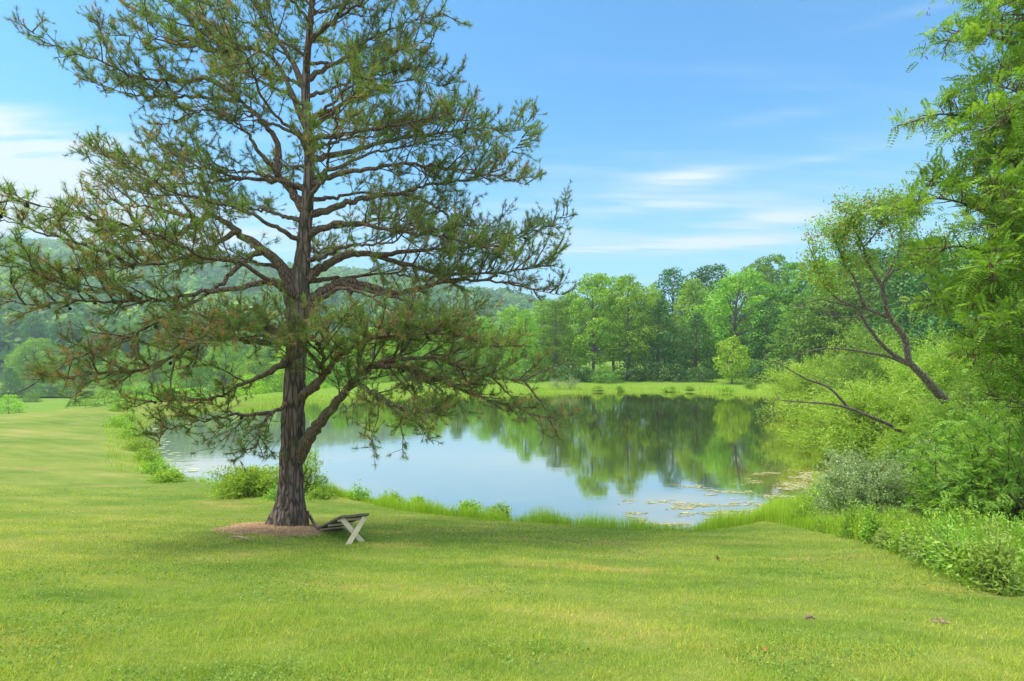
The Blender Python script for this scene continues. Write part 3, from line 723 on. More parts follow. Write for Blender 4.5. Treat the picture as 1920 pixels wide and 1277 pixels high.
def pinnate(mb, pos, dr, Ln, var, pairs=8, ll=.29, wd=.46, droop=.28):
    n = len(pos); dr = norm(dr); Ln = np.broadcast_to(np.asarray(Ln, float), (n,))[:, None, None]
    t = ((np.arange(pairs) + .9) / pairs)[None, :, None]
    dn = np.array([0, 0, -1.0])
    p = pos[:, None] + dr[:, None] * Ln * t + dn * Ln * droop * t * t
    tg = norm(dr[:, None] + dn * 2 * droop * t)
    nr0 = norm(np.array([0, 0, 1.0]) + rng.normal(size=(n, 3)) * .45)[:, None]
    sd = norm(np.cross(tg, np.broadcast_to(nr0, tg.shape))); nr = np.cross(sd, tg)
    taper = (1 - .45 * np.abs(t - .5) * 1.6)
    for sg in (-1, 1):
        c = p + sg * sd * Ln * ll * .5 * taper + tg * Ln * .03
        nn = norm(nr + rng.normal(size=nr.shape) * .22 - sg * sd * .15)
        leaves(mb, c.reshape(-1, 3), nn.reshape(-1, 3), (Ln * ll * taper * np.ones_like(t)).reshape(-1), wd, np.clip(np.repeat(var, pairs) + rng.normal(size=n * pairs) * .07, 0, 1), tang=(sd * sg + tg * .25).reshape(-1, 3))
def sprout(mb, pts3, r0, dens=1, sl=1.0, start=.2, up=.2, droop=.0, step=.12, tw=.3, r1=.008, flat=.4, thin=1.0):
    """traced branch with side branches; returns leaf points and directions"""
    r0 = r0 * thin; c = catmull(pts3, 6); K = len(c)
    sl_ = np.r_[0, np.cumsum(np.linalg.norm(np.diff(c, axis=0), axis=1))]; tot = sl_[-1]; s = sl_ / tot
    tube(mb, c, r0 * (1 - s) ** .9 + r1, 8)
    tg = norm(np.gradient(c, axis=0)); pos, dr = [], []
    x = start * tot; side = 1
    while x < tot * 1.0001:
        f = min(x / tot, 1); i = min(np.searchsorted(sl_, x), K - 1); t = tg[i]
        h = np.cross(t, [0, 0, 1.0]); h = h / max(np.linalg.norm(h), .2); vv = np.cross(h, t)
        ph = rng.normal() * (1 - flat) * 1.7
        lat = h * math.cos(ph) * side + vv * math.sin(ph); side = -side
        L2 = sl * (1 - .55 * f) * rng.uniform(.5, 1.15)
        d = norm(t * rng.uniform(.4, 1.1) + lat * rng.uniform(.5, 1) + np.array([0, 0, up * rng.uniform(0, 1.3)]))
        q = bez(c[i], d, L2, rng.uniform(-.1, .15) - droop, 6, .12)
        tube(mb, q, np.linspace(max(.007, min(.02, r0 * .3)), .003, 6), 4, cap=False)
        qt = norm(np.gradient(q, axis=0))
        for g in np.arange(.15, 1.001, step / max(L2, .2)):
            i2 = min(g, .999) * 5; a0 = int(i2); p = q[a0] + (q[min(a0 + 1, 5)] - q[a0]) * (i2 - a0)
            sidev = norm(np.cross(qt[a0], rng.normal(size=3)))
            pos.append(p); dr.append(qt[a0] * .5 + sidev)
            if tw and rng.random() < .5:
                e = p + norm(qt[a0] * .5 + sidev) * tw * rng.uniform(.4, 1); pos.append(e); dr.append(e - p)
                pos.append((p + e) / 2); dr.append(np.cross(e - p, rng.normal(size=3)) + (e - p))
        x += rng.uniform(.16, .34) / dens
    return np.array(pos), np.array(dr)
def pxl(pts, y0, y1):
    n = len(pts); return np.array([P(a, b, y0 + (y1 - y0) * i / (n - 1)) for i, (a, b) in enumerate(pts)])
def varc(p, s=.8, sp=.20):
    return np.clip(.5 + rng.normal(size=len(p)) * sp + (vnoise(p * s, 21) - .5) * .5, .13, 1)

# ---- locust
LB = np.array([11.4, 10.6]); LZ = hz(*LB)
loc = thing('locust_tree', 'tall locust tree at the right edge with feathery drooping leaves and brown pods', 'tree', (*LB, LZ))
lt = MB(); ltp = catmull([(LB[0], LB[1], LZ - .1), (LB[0] - .1, LB[1], LZ + 2.5), (LB[0] + .1, LB[1] + .1, 6), (LB[0] + .1, LB[1], 9.5), (LB[0], LB[1], 13)], 8)
tube(lt, ltp, np.linspace(.24, .06, len(ltp)), 12); lt.build('trunk', m_dbark, loc)
lw, ll_ = MB(), MB(); LP, LD = [], []
def lbranch(px, y0, y1, w, **k):
    q = pxl(px, y0, y1); q = np.vstack([[LB[0], LB[1], max(q[0][2] - .35, LZ + .6)], q]); k = {**k, 'start': k['start'] + .08}
    p, d = sprout(lw, q, w, **k); LP.append(p); LD.append(d)
kw = dict(sl=1.15, up=.3, droop=.05, step=.062, tw=.30, dens=2.3)
lbranch([(2050, 420), (1960, 290), (1850, 232), (1770, 214), (1716, 226)], 10.6, 9.4, .045, **{**kw, 'start': .35, 'sl': .8})
lbranch([(2060, 250), (1960, 130), (1880, 75), (1800, 60), (1768, 92)], 10.6, 9.6, .045, **{**kw, 'start': .3, 'sl': .9})
lbranch([(2060, 120), (1960, 30), (1880, -20), (1810, -10)], 10.6, 9.8, .05, **{**kw, 'start': .25})
lbranch([(2060, 520), (1950, 400), (1860, 345), (1790, 335), (1740, 352)], 10.6, 10.2, .05, **{**kw, 'start': .3})
lbranch([(2060, 560), (1960, 470), (1850, 400), (1760, 372), (1690, 392)], 10.6, 9.4, .045, **{**kw, 'start': .35, 'sl': .75})
lbranch([(2060, 640), (1960, 540), (1870, 480), (1790, 462), (1735, 490)], 10.6, 9.8, .05, **{**kw, 'start': .25})
lbranch([(2060, 720), (1970, 640), (1880, 575), (1800, 550), (1750, 572)], 10.6, 10.0, .05, **{**kw, 'start': .25})
lbranch([(2060, 800), (1980, 720), (1900, 660), (1840, 640), (1795, 660)], 10.6, 9.8, .05, **{**kw, 'start': .2})
lbranch([(2060, 860), (1990, 800), (1920, 760), (1850, 740)], 10.6, 9.6, .045, **{**kw, 'start': .2})
lbranch([(2060, 380), (1980, 240), (1920, 180), (1870, 160)], 10.6, 8.8, .05, **{**kw, 'start': .2})
lbranch([(2060, 480), (1990, 380), (1930, 320), (1870, 290)], 10.6, 8.8, .05, **{**kw, 'start': .2})
lbranch([(2080, 600), (1990, 500), (1930, 440), (1870, 420)], 10.6, 8.8, .05, **{**kw, 'start': .2})
lbranch([(2080, 700), (1990, 590), (1930, 540), (1860, 520)], 10.6, 8.9, .05, **{**kw, 'start': .2})
lbranch([(2080, 200), (1990, 60), (1930, 0), (1870, -40)], 10.6, 8.9, .05, **{**kw, 'start': .2})
lbranch([(2080, 760), (1990, 690), (1930, 650), (1880, 640)], 10.6, 8.6, .05, **{**kw, 'start': .2})
for (xa, ya), (xb, yb), yd in [((1960, 40), (1850, 60), 9.2), ((1965, 120), (1835, 150), 9.6), ((1960, 210), (1840, 250), 8.7), ((1965, 300), (1845, 300), 9.9), ((1960, 430), (1835, 380), 9.3), ((1970, 520), (1830, 460), 10.4),
                                 ((1960, 600), (1820, 560), 9.2), ((1965, 700), (1820, 650), 9.6), ((1970, 480), (1860, 500), 8.4), ((1970, 350), (1880, 370), 8.3), ((1970, 160), (1880, 210), 8.3), ((1980, 640), (1870, 600), 8.3)]:
    lbranch([(2090, (ya + yb) / 2 + 90), (xa, ya), ((xa + xb) / 2, (ya + yb) / 2 - 14), (xb, yb)], 10.4, yd, .03, **{**kw, 'start': .3, 'sl': .85})
for k in range(26):
    z = rng.uniform(4.5, 13); a = rng.uniform(0, 6.28) if k < 12 else rng.uniform(-1.3, 1.3); ln = rng.uniform(2, 3.4)
    d = np.array([math.cos(a), math.sin(a), .25])
    if d[0] < -.2 and z < 6: d[0] *= -1
    p0 = np.array([LB[0], LB[1], z])
    if d[0] < 0: ln *= .75
    p, dd = sprout(lw, np.stack([p0, p0 + d * ln * .5, p0 + d * ln + np.array([0, 0, -.2])]), .05, **{**kw, 'start': .2, 'dens': 1.5}); LP.append(p); LD.append(dd)
LP, LD = np.vstack(LP), np.vstack(LD)
gate = vnoise(LP * 1.5, 77) > .38; LP, LD = LP[gate], LD[gate]
pinnate(ll_, LP, LD + np.array([0, 0, .15]), rng.uniform(.16, .30, len(LP)), varc(LP, 1.1))
lw.build('branches', m_dbark, loc); ll_.build('leaves', m_loc, loc, smoothf=False)
pd = MB(); k = rng.random(len(LP)) < .22
pp = np.repeat(LP[k], 5, 0) + rng.normal(size=(k.sum() * 5, 3)) * .035 - np.array([0, 0, .06])
leaves(pd, pp, rng.normal(size=(len(pp), 3)) * np.array([1, 1, .1]), rng.uniform(.06, .10, len(pp)), .2, rng.random(len(pp)), tang=np.array([[0, 0, 1.0]]) + rng.normal(size=(len(pp), 3)) * .25)
tag(pd.build('seed_pods', m_pod, loc, smoothf=False), kind='stuff')

# ---- leaning box elder over the water
lb0 = P(1900, 900, 20.4); lb0[2] = hz(lb0[0], lb0[1])
lean = thing('leaning_tree', 'dark trunked tree leaning left over the pond with thin sparse reddish-tipped foliage', 'tree', lb0)
wm = MB(); wp, wd_ = [], []
def ebranch(px, y0, y1, w, leafy=True, **k):
    p, d = sprout(wm, pxl(px, y0, y1), w, **k)
    if leafy: wp.append(p); wd_.append(d)
tk = MB()
c = catmull(np.vstack([lb0[None] - [0, 0, .2], pxl([(1868, 850), (1826, 798), (1792, 770), (1763, 742), (1738, 713), (1704, 679)], 20.3, 19.6)]), 6)
tube(tk, c, np.linspace(.22, .105, len(c)), 14); tk.build('trunk', m_dbark, lean)
ke = dict(sl=.9, up=.3, droop=-.05, step=.055, tw=.36, flat=.2, thin=.62)
ebranch([(1704, 679), (1695, 632), (1669, 597), (1657, 557), (1651, 532), (1626, 491), (1619, 463), (1604, 434), (1590, 400)], 19.6, 18.8, .155, start=.6, dens=.9, r1=.012, **ke)
ebranch([(1655, 540), (1673, 510), (1701, 500), (1730, 480), (1750, 450)], 19.2, 18.6, .06, start=.3, dens=.9, **ke)
ebranch([(1655, 535), (1668, 505), (1682, 480), (1690, 440), (1680, 400), (1672, 380)], 19.2, 19.4, .05, start=.4, dens=1.0, **ke)
ebranch([(1669, 597), (1640, 585), (1619, 572), (1609, 540), (1600, 519), (1582, 494), (1570, 460), (1556, 430)], 19.4, 18.7, .085, start=.55, dens=.95, **ke)
ebranch([(1582, 494), (1575, 450), (1590, 420), (1610, 400), (1640, 385)], 18.8, 18.4, .03, start=.2, dens=1.1, **ke)
ebranch([(1619, 463), (1640, 440), (1660, 410), (1690, 390), (1710, 400)], 19.0, 18.4, .03, start=.2, dens=1.1, **ke)
ebranch([(1704, 682), (1669, 660), (1644, 635), (1619, 600), (1607, 578), (1575, 563), (1550, 541), (1535, 503), (1524, 480), (1514, 452)], 19.6, 18.4, .115, start=.66, dens=.95, **ke)
ebranch([(1619, 576), (1590, 573), (1565, 568), (1535, 562), (1500, 572), (1478, 576)], 19.3, 18.6, .03, start=.35, dens=.5, leafy=False, **{**ke, 'sl': .5})
ebranch([(1607, 595), (1575, 594), (1555, 585), (1520, 578), (1490, 574)], 19.3, 18.4, .03, start=.3, dens=.6, leafy=False, **{**ke, 'sl': .55})
ebranch([(1702, 684), (1666, 669), (1619, 660), (1575, 654), (1535, 655), (1505, 662), (1484, 670)], 19.6, 18.6, .075, start=.4, dens=.6, leafy=False, **{**ke, 'sl': .7})
ebranch([(1720, 830), (1670, 798), (1626, 779), (1591, 765), (1550, 757), (1503, 754), (1453, 749)], 20.0, 19.0, .115, start=.45, dens=.35, leafy=False, **{**ke, 'sl': .6})
ebranch([(1453, 749), (1449, 765), (1456, 792)], 19.0, 18.9, .014, start=.5, dens=.5, leafy=False, **{**ke, 'sl': .2})
ebranch([(1590, 764), (1554, 727), (1510, 710), (1472, 688), (1450, 676)], 19.6, 18.8, .07, start=.4, dens=.6, leafy=False, **{**ke, 'sl': .6})
wm.build('branches', m_dbark, lean)
wp, wd_ = np.vstack(wp), np.vstack(wd_)
em = MB(); n = len(wp) * 16
p9 = np.repeat(wp, 16, 0) + rng.normal(size=(n, 3)) * .16
vv = np.where(np.repeat(rng.random(len(wp)) < .10, 16), rng.uniform(0, .09, n), np.repeat(varc(wp), 16))
leaves(em, p9, rng.normal(size=(n, 3)) + np.array([0, 0, .5]), rng.uniform(.06, .13, n), .5, vv, tang=np.repeat(wd_, 16, 0) + rng.normal(size=(n, 3)) * .8)
em.build('leaves', m_lean, lean, smoothf=False)

def shrub(name, label, cat, x, y, R, H, ns, nl, leaf, asp, mat, seed=0, group=None, kind='simple', Ry=None, low=.0, upright=0., bark=None, stems=60, wob=.5, lean=(0, 0)):
    global rng
    keep = rng; rng = np.random.default_rng(seed + 500)
    z = hz(x, y); z = max(z, .02)
    r = thing(name, label, cat, (x, y, z), group)
    Ry = Ry or R
    d = norm(rng.normal(size=(ns, 3)) * np.array([1, 1, .8]) + np.array([0, 0, .35 + upright])); d[:, 2] = np.maximum(np.abs(d[:, 2]), low)
    lump = 1 + wob * 2 * (vnoise(d * 2.1 + seed, 3) - .5)
    e = d * np.array([R, Ry, H * 1.0]) * (rng.uniform(.55, 1.0, ns) ** .6 * lump)[:, None]
    e[:, 0] += lean[0] * e[:, 2]; e[:, 1] += lean[1] * e[:, 2]
    b = rng.normal(size=(ns, 3)) * np.array([R * .12, Ry * .12, 0])
    cpt = b + (e - b) * np.array([.4, .4, .75]) + rng.normal(size=(ns, 3)) * .06 * R
    wd = MB()
    for i in range(min(stems, ns)):
        t = np.linspace(0, 1, 7)[:, None]
        q = b[i] * (1 - t) ** 2 + 2 * cpt[i] * t * (1 - t) + e[i] * t * t
        tube(wd, q, np.linspace(.012, .004, 7) * (.6 + .5 * R), 5, cap=False)
    wd.mesh; wo = link('stems', wd.mesh('stems', bark or m_dbark), r)
    t = rng.uniform(.22, 1.0, (ns, nl, 1)) ** .6
    q = b[:, None] * (1 - t) ** 2 + 2 * cpt[:, None] * t * (1 - t) + e[:, None] * t * t
    g = norm(2 * (1 - t) * (cpt - b)[:, None] + 2 * t * (e - cpt)[:, None])
    off = rng.normal(size=q.shape) * leaf * .8
    q = (q + off).reshape(-1, 3); g = g.reshape(-1, 3); n = len(q)
    q[:, 2] = np.maximum(q[:, 2], .03)
    v = np.clip(.5 + np.repeat(rng.normal(size=ns) * .18, nl) + rng.normal(size=n) * .12, .02, 1)
    lm = MB()
    if kind == 'pinnate':
        pinnate(lm, q, g + rng.normal(size=(n, 3)) * .7, rng.uniform(.75, 1.25, n) * leaf, v)
    else:
        leaves(lm, q, rng.normal(size=(n, 3)) + np.array([0, 0, .6]) , rng.uniform(.6, 1.35, n) * leaf, asp, v, tang=g + rng.normal(size=(n, 3)) * .55)
    link('leaves', lm.mesh('leaves', mat, False), r)
    rng = keep
    return r
def at(px, py): h = hit(px, py); return h[0], h[1]
def polar(px, Y): return (px - CX) / F * Y, Y
shrub('willow_shrub', 'big rounded yellow-green willow shrub overhanging the water at the right bank', 'shrub', *polar(1635, 25.5), 3.3, 3.7, 837, 90, 0.143, .30, m_wil, 1)
shrub('willow_shrub', 'light yellow-green willow shrub reaching farthest over the pond behind the leaning tree', 'shrub', *polar(1528, 44), 3.6, 5.6, 702, 75, 0.187, .30, m_wil, 2)
shrub('willow_shrub', 'tall fluffy yellow-green willow behind the leaning trunk on the right', 'shrub', *polar(1760, 31), 4.0, 6.4, 864, 90, 0.165, .30, m_wil, 3)
shrub('willow_shrub', 'pale green willow thicket between the leaning tree branches and the woods', 'shrub', *polar(1650, 37), 4.2, 6.0, 756, 82, 0.187, .30, m_wig, 4)
shrub('willow_shrub', 'fresh green willow mass low on the right behind the locust', 'shrub', *polar(1890, 22), 3.0, 4.3, 756, 82, 0.143, .30, m_wig, 5)
shrub('willow_shrub', 'small light green willow at the base of the leaning trunk', 'shrub', *polar(1745, 19.5), 1.9, 2.5, 567, 82, 0.132, .30, m_wil, 6)
shrub('autumn_olive_shrub', 'silvery grey-green rounded shrub where the lawn meets the right bank', 'shrub', *polar(1632, 14.0), 1.65, 2.25, 680, 60, .062, .42, m_sil, 7, low=.1)
shrub('autumn_olive_shrub', 'duller silvery green shrub just right of the palest shrub', 'shrub', *polar(1722, 14.6), 1.3, 1.75, 460, 55, .065, .42, m_sil, 8, low=.1)
for i, (px, Y, R, H, lab) in enumerate([(1775, 13.0, 1.25, 1.9, 'feathery locust sapling right of the silvery shrubs'), (1850, 12.0, 1.3, 2.4, 'feathery locust sapling standing between the silvery shrubs and picture edge'),
                                       (1925, 11.2, 1.4, 2.6, 'feathery locust sapling at the right picture edge below the tall locust'), (1812, 16.5, 1.8, 3.0, 'larger feathery locust sapling before the leaning trunk'), (1890, 15.5, 1.9, 3.6, 'tallest feathery locust sapling under the tall locust crown')]):
    shrub('locust_sapling', lab, 'sapling', *polar(px, Y), R, H, 170, 7, .26, .4, m_loc, 20 + i, 'locust saplings on the right bank', 'pinnate', stems=60)
shrub('undergrowth_shrub', 'dark green bush in the shade behind the silvery shrubs', 'shrub', *polar(1745, 16.2), 1.6, 2.0, 420, 50, .09, .5, m_f['mid'], 30)
shrub('undergrowth_shrub', 'dark green bush low behind the feathery saplings at the right edge', 'shrub', *polar(1860, 13.4), 1.6, 1.9, 420, 50, .09, .5, m_f['mid'], 31)
# weedy plants along the mown edge
edge = [(1525, 985), (1572, 1000), (1610, 1012), (1650, 1022), (1688, 1034), (1722, 1046), (1760, 1058), (1798, 1072), (1836, 1090), (1872, 1106), (1906, 1120),
        (1640, 1000), (1700, 1010), (1752, 1022), (1800, 1034), (1850, 1050), (1895, 1070), (1940, 1095), (1590, 985), (1880, 1030), (1925, 1050), (1820, 1012)]
for i, (px, py) in enumerate(edge):
    x, y = at(px, py); big = px > 1780
    row_ = 'outermost line' if i < 11 else 'second line'
    order = sorted([e for e in (edge[:11] if i < 11 else edge[11:])]).index((px, py))
    shrub('weed_plant', f'{"tall broad-leaved" if big else "low leafy"} green weed, {ORD[order]} from left in {row_} along mown edge', 'weed', x, y + .25, rng.uniform(.34, .5) * (1.2 if big else 1) * rng.uniform(.6, 1.1), rng.uniform(.30, .62) * (1.25 if big else 1),
          110, 18, .062 if not big else .075, .40 if i % 2 else .26, (m_wed, m_yw, m_wed)[i % 3], 60 + i, 'weeds along the mown edge on the right', stems=30, upright=.5)
# plants on the near and left shore
shrub('shore_shrub', 'light green leafy shrub at the water left of the pine trunk', 'shrub', *at(465, 925), 1.25, 1.15, 260, 40, .10, .36, m_wil, 90)
shrub('shore_shrub', 'airy light green shrub at the water showing right of the pine trunk', 'shrub', *at(578, 926), .75, 1.35, 120, 26, .09, .38, m_wil, 91, upright=.5)
for i, (px, py, R, H, lab) in enumerate([(600, 934, .55, .42, 'low leafy clump at the water just right of the pine trunk'), (672, 938, .5, .55, 'upright leafy clump on the shore above the tilted table'), (735, 944, .6, .40, 'spreading leafy clump on the shore right of the tilted table'),
                                        (783, 950, .4, .40, 'smallest leafy clump along the shore right of the table'), (880, 958, .5, .34, 'low leafy clump before the middle of the near shore'), (935, 966, .6, .38, 'leafy clump where the tall shore grass begins'),
                                        (520, 934, .7, .45, 'low leafy growth directly behind the pine trunk base'), (420, 920, .5, .35, 'low clump on the shore at the left of the light green shrub')]):
    shrub('shore_weed', lab, 'weed', *at(px, py), R * .9, H * .85, 70, 14, .075, .45, m_wed, 95 + i, 'leafy clumps along the near shore', stems=25)
lft = [(222, 800, .8, .8), (245, 822, .9, .9), (262, 845, .8, .75), (278, 868, .7, .65), (290, 888, .55, .5), (312, 902, .5, .4), (236, 790, .7, .7), (225, 770, .9, .8), (248, 758, .9, .9)]
for i, (px, py, R, H) in enumerate(sorted(lft, key=lambda t: -t[1])):
    shrub('bank_weed', f'yellow-green weed clump, {ORD[i]} counting away from the camera along the left bank', 'weed', *at(px, py), R * 1.15, H, 130, 16, .11, .34, m_wed if i % 3 else m_wil, 120 + i, 'weeds on the left bank', stems=25)

# reeds and small plants along the far shore
for i, (px, py, R, H, m_) in enumerate([(1044, 727, 1.6, 1.3, m_sil), (1072, 728, 1.8, 1.5, m_sil), (1120, 730, 1.3, .4, m_wil), (1161, 731, .5, .5, m_wed), (1255, 732, 1.3, .45, m_wed), (1292, 731, .6, .35, m_wil), (1362, 733, 1.5, .4, m_wed), (1408, 732, 1.1, .8, m_wig)]):
    shrub('far_shore_plant', f'{"pale reed clump" if i < 2 else "low green plant"}, {ORD[i]} from left along the far shore', 'plant', *polar(px, 71.5 if px < 1300 else 70), R, H, 110, 16, .16, .16 if i < 2 else .4, m_, 160 + i, 'plants along the far shore', stems=12, upright=1.2)
# ------------------------------------------------------------------ grass
def grass_mat(name, tint):
    m, nt = new_mat(name)
    c, pos, fin = lawn_nodes(nt)
    at_ = N(nt, 'ShaderNodeAttribute', attribute_name='var')
    v = ramp(nt, at_.outputs['Fac'], [(0, (.55, .62, .5)), (.5, (1.0, 1.0, 1.0)), (.88, (1.35, 1.3, 1.2)), (1, (2.0, 1.5, 1.6))]).outputs[0]
    c = mixc(nt, 1.0, c, v, 'MULTIPLY'); c = mixc(nt, 1.0, c, tint, 'MULTIPLY')
    d = N(nt, 'ShaderNodeBsdfDiffuse'); L(nt, c, d.inputs['Color'])
    t = N(nt, 'ShaderNodeBsdfTranslucent'); L(nt, mixc(nt, 1.0, c, (1.3, 1.3, .6), 'MULTIPLY'), t.inputs['Color'])
    mx = N(nt, 'ShaderNodeMixShader'); mx.inputs[0].default_value = .42
    L(nt, d.outputs[0], mx.inputs[1]); L(nt, t.outputs[0], mx.inputs[2])
    o = N(nt, 'ShaderNodeOutputMaterial'); L(nt, mx.outputs[0], o.inputs['Surface'])
    return m
m_blade = grass_mat('grass_blades', (2.2, 2.05, 2.1))
m_tall = leaf_mat('tall_grass', LG((0.186, 0.312, 0.030), (0.338, 0.515, 0.045), (0.574, 0.655, 0.110)), .45, .012, .0)
def blades(mb, x, y, z, h, w, var, lean=.35, seg2=False):
    n = len(x); a = rng.uniform(0, 6.28, n); s = np.stack([np.cos(a), np.sin(a), 0 * a], 1) * (w * .5)[:, None]
    b = np.stack([x, y, z], 1)
    ld = rng.normal(size=(n, 2)) * lean
    up = np.stack([ld[:, 0], ld[:, 1], np.ones(n)], 1)
    if not seg2:
        V = np.stack([b - s, b + s, b + norm(up) * h[:, None]], 1).reshape(-1, 3)
        mb.add(V, None, np.arange(n * 3).reshape(-1, 3), np.repeat(var, 3))
    else:
        m = b + np.array([0, 0, 1.0]) * (h * .55)[:, None] + up * np.array([.35, .35, 0]) * h[:, None] * .5
        tp2 = b + up * np.array([1, 1, .95]) * h[:, None]
        V = np.stack([b - s, b + s, m + s * .75, m - s * .75, tp2], 1).reshape(-1, 3)
        k = np.arange(n)[:, None] * 5
        mb.add(V, k + np.array([[0, 1, 2, 3]]), k + np.array([[3, 2, 4]]), np.repeat(var, 5))
MUL = np.array([TRUNK[0] - .06, TRUNK[1] - .52])
def mulch_d(x, y):
    a = np.arctan2(y - MUL[1], x - MUL[0])
    r = np.hypot((x - MUL[0]) / 1.0, (y - MUL[1]) / 1.12)
    q = np.stack([np.cos(a) * 1.6, np.sin(a) * 1.6, 0 * a], 1)
    return r - (.78 + .5 * vnoise(q, 7))
n = 420000
Y = 2.3 * (19 / 2.3) ** rng.random(n); X = rng.uniform(-1, 1, n) * (Y * 1.0 + 1.0)
z, d = height(X, Y, True)
keep = (d > .35) & (mulch_d(X, Y) > -.05 - .25 * rng.random(n) ** 3) & (poly_sdf(X, Y, HIGH) < 0)
X, Y, z = X[keep], Y[keep], z[keep]
patch = vnoise(np.stack([X * .9, Y * .9, 0 * X], 1), 31); fine = vnoise(np.stack([X * 5, Y * 5, 0 * X], 1), 32)
h = (.014 + .055 * fine ** 1.5 + .022 * patch) * rng.uniform(.6, 1.3, len(X))
gm = MB(); blades(gm, X, Y, z - .004, h, .0035 + .00055 * Y, np.clip(rng.normal(.5, .2, len(X)), 0, 1), .55)
tag(gm.build('lawn_grass', m_blade, smoothf=False), 'short mown yellow-green grass blades covering the near lawn', 'grass', kind='stuff')
n = 90000
Y = 2.4 * (15 / 2.4) ** rng.random(n); X = rng.uniform(-1, 1, n) * (Y + 1)
z, d = height(X, Y, True); pt = fbm(np.stack([X * .8, Y * 1.1, 0 * X], 1), 3, 91)
k = (d > .8) & (pt > .54) & (mulch_d(X, Y) > .05) & (rng.random(n) < smooth(.54, .64, pt))
X, Y, z = X[k], Y[k], z[k]; cm = MB()
leaves(cm, np.stack([X, Y, z + rng.uniform(.012, .05, len(X))], 1), rng.normal(size=(len(X), 3)) * .45 + [0, 0, 1], rng.uniform(.014, .026, len(X)) * (.8 + .05 * Y), .8, rng.random(len(X)))
tag(cm.build('clover_patches', leaf_mat('clover', LG((0.098, 0.190, 0.035), (0.172, 0.290, 0.050), (0.287, 0.400, 0.090)), .4, .01, .0), smoothf=False), 'darker green clover patches low in the mown lawn', 'clover', kind='stuff')
# tall shore grass: everything unmown beside the water and in the rough on the right
def tall(name, label, n, xr, yr, dmin, dmax, h0, h1, seed, w=.009, mask=None):
    x = rng.uniform(*xr, n); y = rng.uniform(*yr, n); z, d = height(x, y, True)
    cl = vnoise(np.stack([x * 1.3, y * 1.3, 0 * x], 1), seed); c2 = vnoise(np.stack([x * 4, y * 4, 0 * x], 1), seed + 1)
    k = (d > dmin) & (d < dmax) & (rng.random(n) < .25 + 1.2 * cl * c2 * 2)
    if mask is not None: k &= mask(x, y, d)
    x, y, z, cl = x[k], y[k], z[k], cl[k]
    h = (h0 + (h1 - h0) * cl ** 1.5) * rng.uniform(.45, 1.15, len(x))
    mb = MB(); blades(mb, x, y, np.maximum(z, -.05), h, np.full(len(x), w) * rng.uniform(.6, 1.3, len(x)), np.clip(rng.normal(.5, .2, len(x)) + (cl - .5) * .3, 0, 1), .22, True)
    tag(mb.build(name, m_tall, smoothf=False), label, 'grass', kind='stuff')
tall('shore_grass', 'tall bright green grass fringing the near shore of the pond', 190000, (-8, 11.5), (13.6, 21.5), -.3, .75, .18, .66, 41)
tall('shore_grass', 'short ragged grass fringe along the shore behind the pine', 50000, (-16, -3), (17.5, 26), -.05, .6, .12, .42, 43)
tall('bank_grass', 'long grass on the left bank of the pond', 30000, (-30, -13), (22, 52), -.1, 1.8, .15, .45, 45, .014)
tall('far_bank_grass', 'unmown grass fringe along the far shore of the pond', 100000, (-27, 34), (42, 76), -.2, 1.6, .2, .85, 47, .03, lambda x, y, d: y > 52 - .1 * x)
tall('rough_grass', 'long light green rough grass between the lawn and the right-hand shrubs', 170000, (5.0, 13), (8.0, 21), .3, 13, .20, .72, 49, .010,
     lambda x, y, d: (x > 6.9 + (12.2 - y) * -.05 + .8 * (vnoise(np.stack([x * .7, y * .7, 0 * x], 1), 50) - .5) - np.maximum(y - 14.5, 0) * .35))
# ------------------------------------------------------------------ needle litter round the trunk
t = np.linspace(0, 2 * math.pi, 72, endpoint=False); rr = np.linspace(0, 1, 14)
A, Rr = np.meshgrid(t, rr)
q = np.stack([np.cos(A) * 1.6, np.sin(A) * 1.6, 0 * A], -1).reshape(-1, 3); ed = (.80 + .5 * vnoise(q, 7)).reshape(A.shape)
mx_ = MUL[0] + np.cos(A) * Rr * ed * 1.0; my_ = MUL[1] + np.sin(A) * Rr * ed * 1.12
mz = height(mx_.ravel(), my_.ravel()).reshape(A.shape)
bumpz = .05 * (1 - Rr ** 2) - .03 * Rr ** 6 + .03 * (vnoise(np.stack([mx_ * 5, my_ * 5, 0 * mx_], -1).reshape(-1, 3), 3).reshape(A.shape) - .5)
mz = mz + bumpz
lm = MB(); K, M = A.shape
k = np.arange(K - 1)[:, None] * M; j = np.arange(M)[None]; j2 = (j + 1) % M
lm.add(np.stack([mx_, my_, mz], -1).reshape(-1, 3), np.stack([k + j, k + j2, k + M + j2, k + M + j], -1).reshape(-1, 4), None, .35)
n = 15000; a = rng.uniform(0, 6.28, n); r_ = rng.random(n) ** .5 * 1.0 + np.abs(rng.normal(size=n)) * .13
i = np.interp(a, np.append(t, 2 * math.pi), np.append(ed[0], ed[0][0]))
x = MUL[0] + np.cos(a) * r_ * i * 1.0; y = MUL[1] + np.sin(a) * r_ * i * 1.0
z = height(x, y) +   .05 * np.maximum(1 - r_ ** 2, 0) + .012
leaves(lm, np.stack([x, y, z], 1), np.stack([rng.normal(size=n) * .25, rng.normal(size=n) * .25, np.ones(n)], 1), rng.uniform(.07, .15, n), .09, rng.random(n))
m_lit = leaf_mat('needle_litter', LG((.22, .12, .065), (.43, .265, .145), (.62, .43, .26)), .05, .01, .0)
tag(lm.build('pine_needle_litter', m_lit, smoothf=False), 'tan bed of fallen pine needles ringing the pine trunk', 'needle litter', kind='stuff')
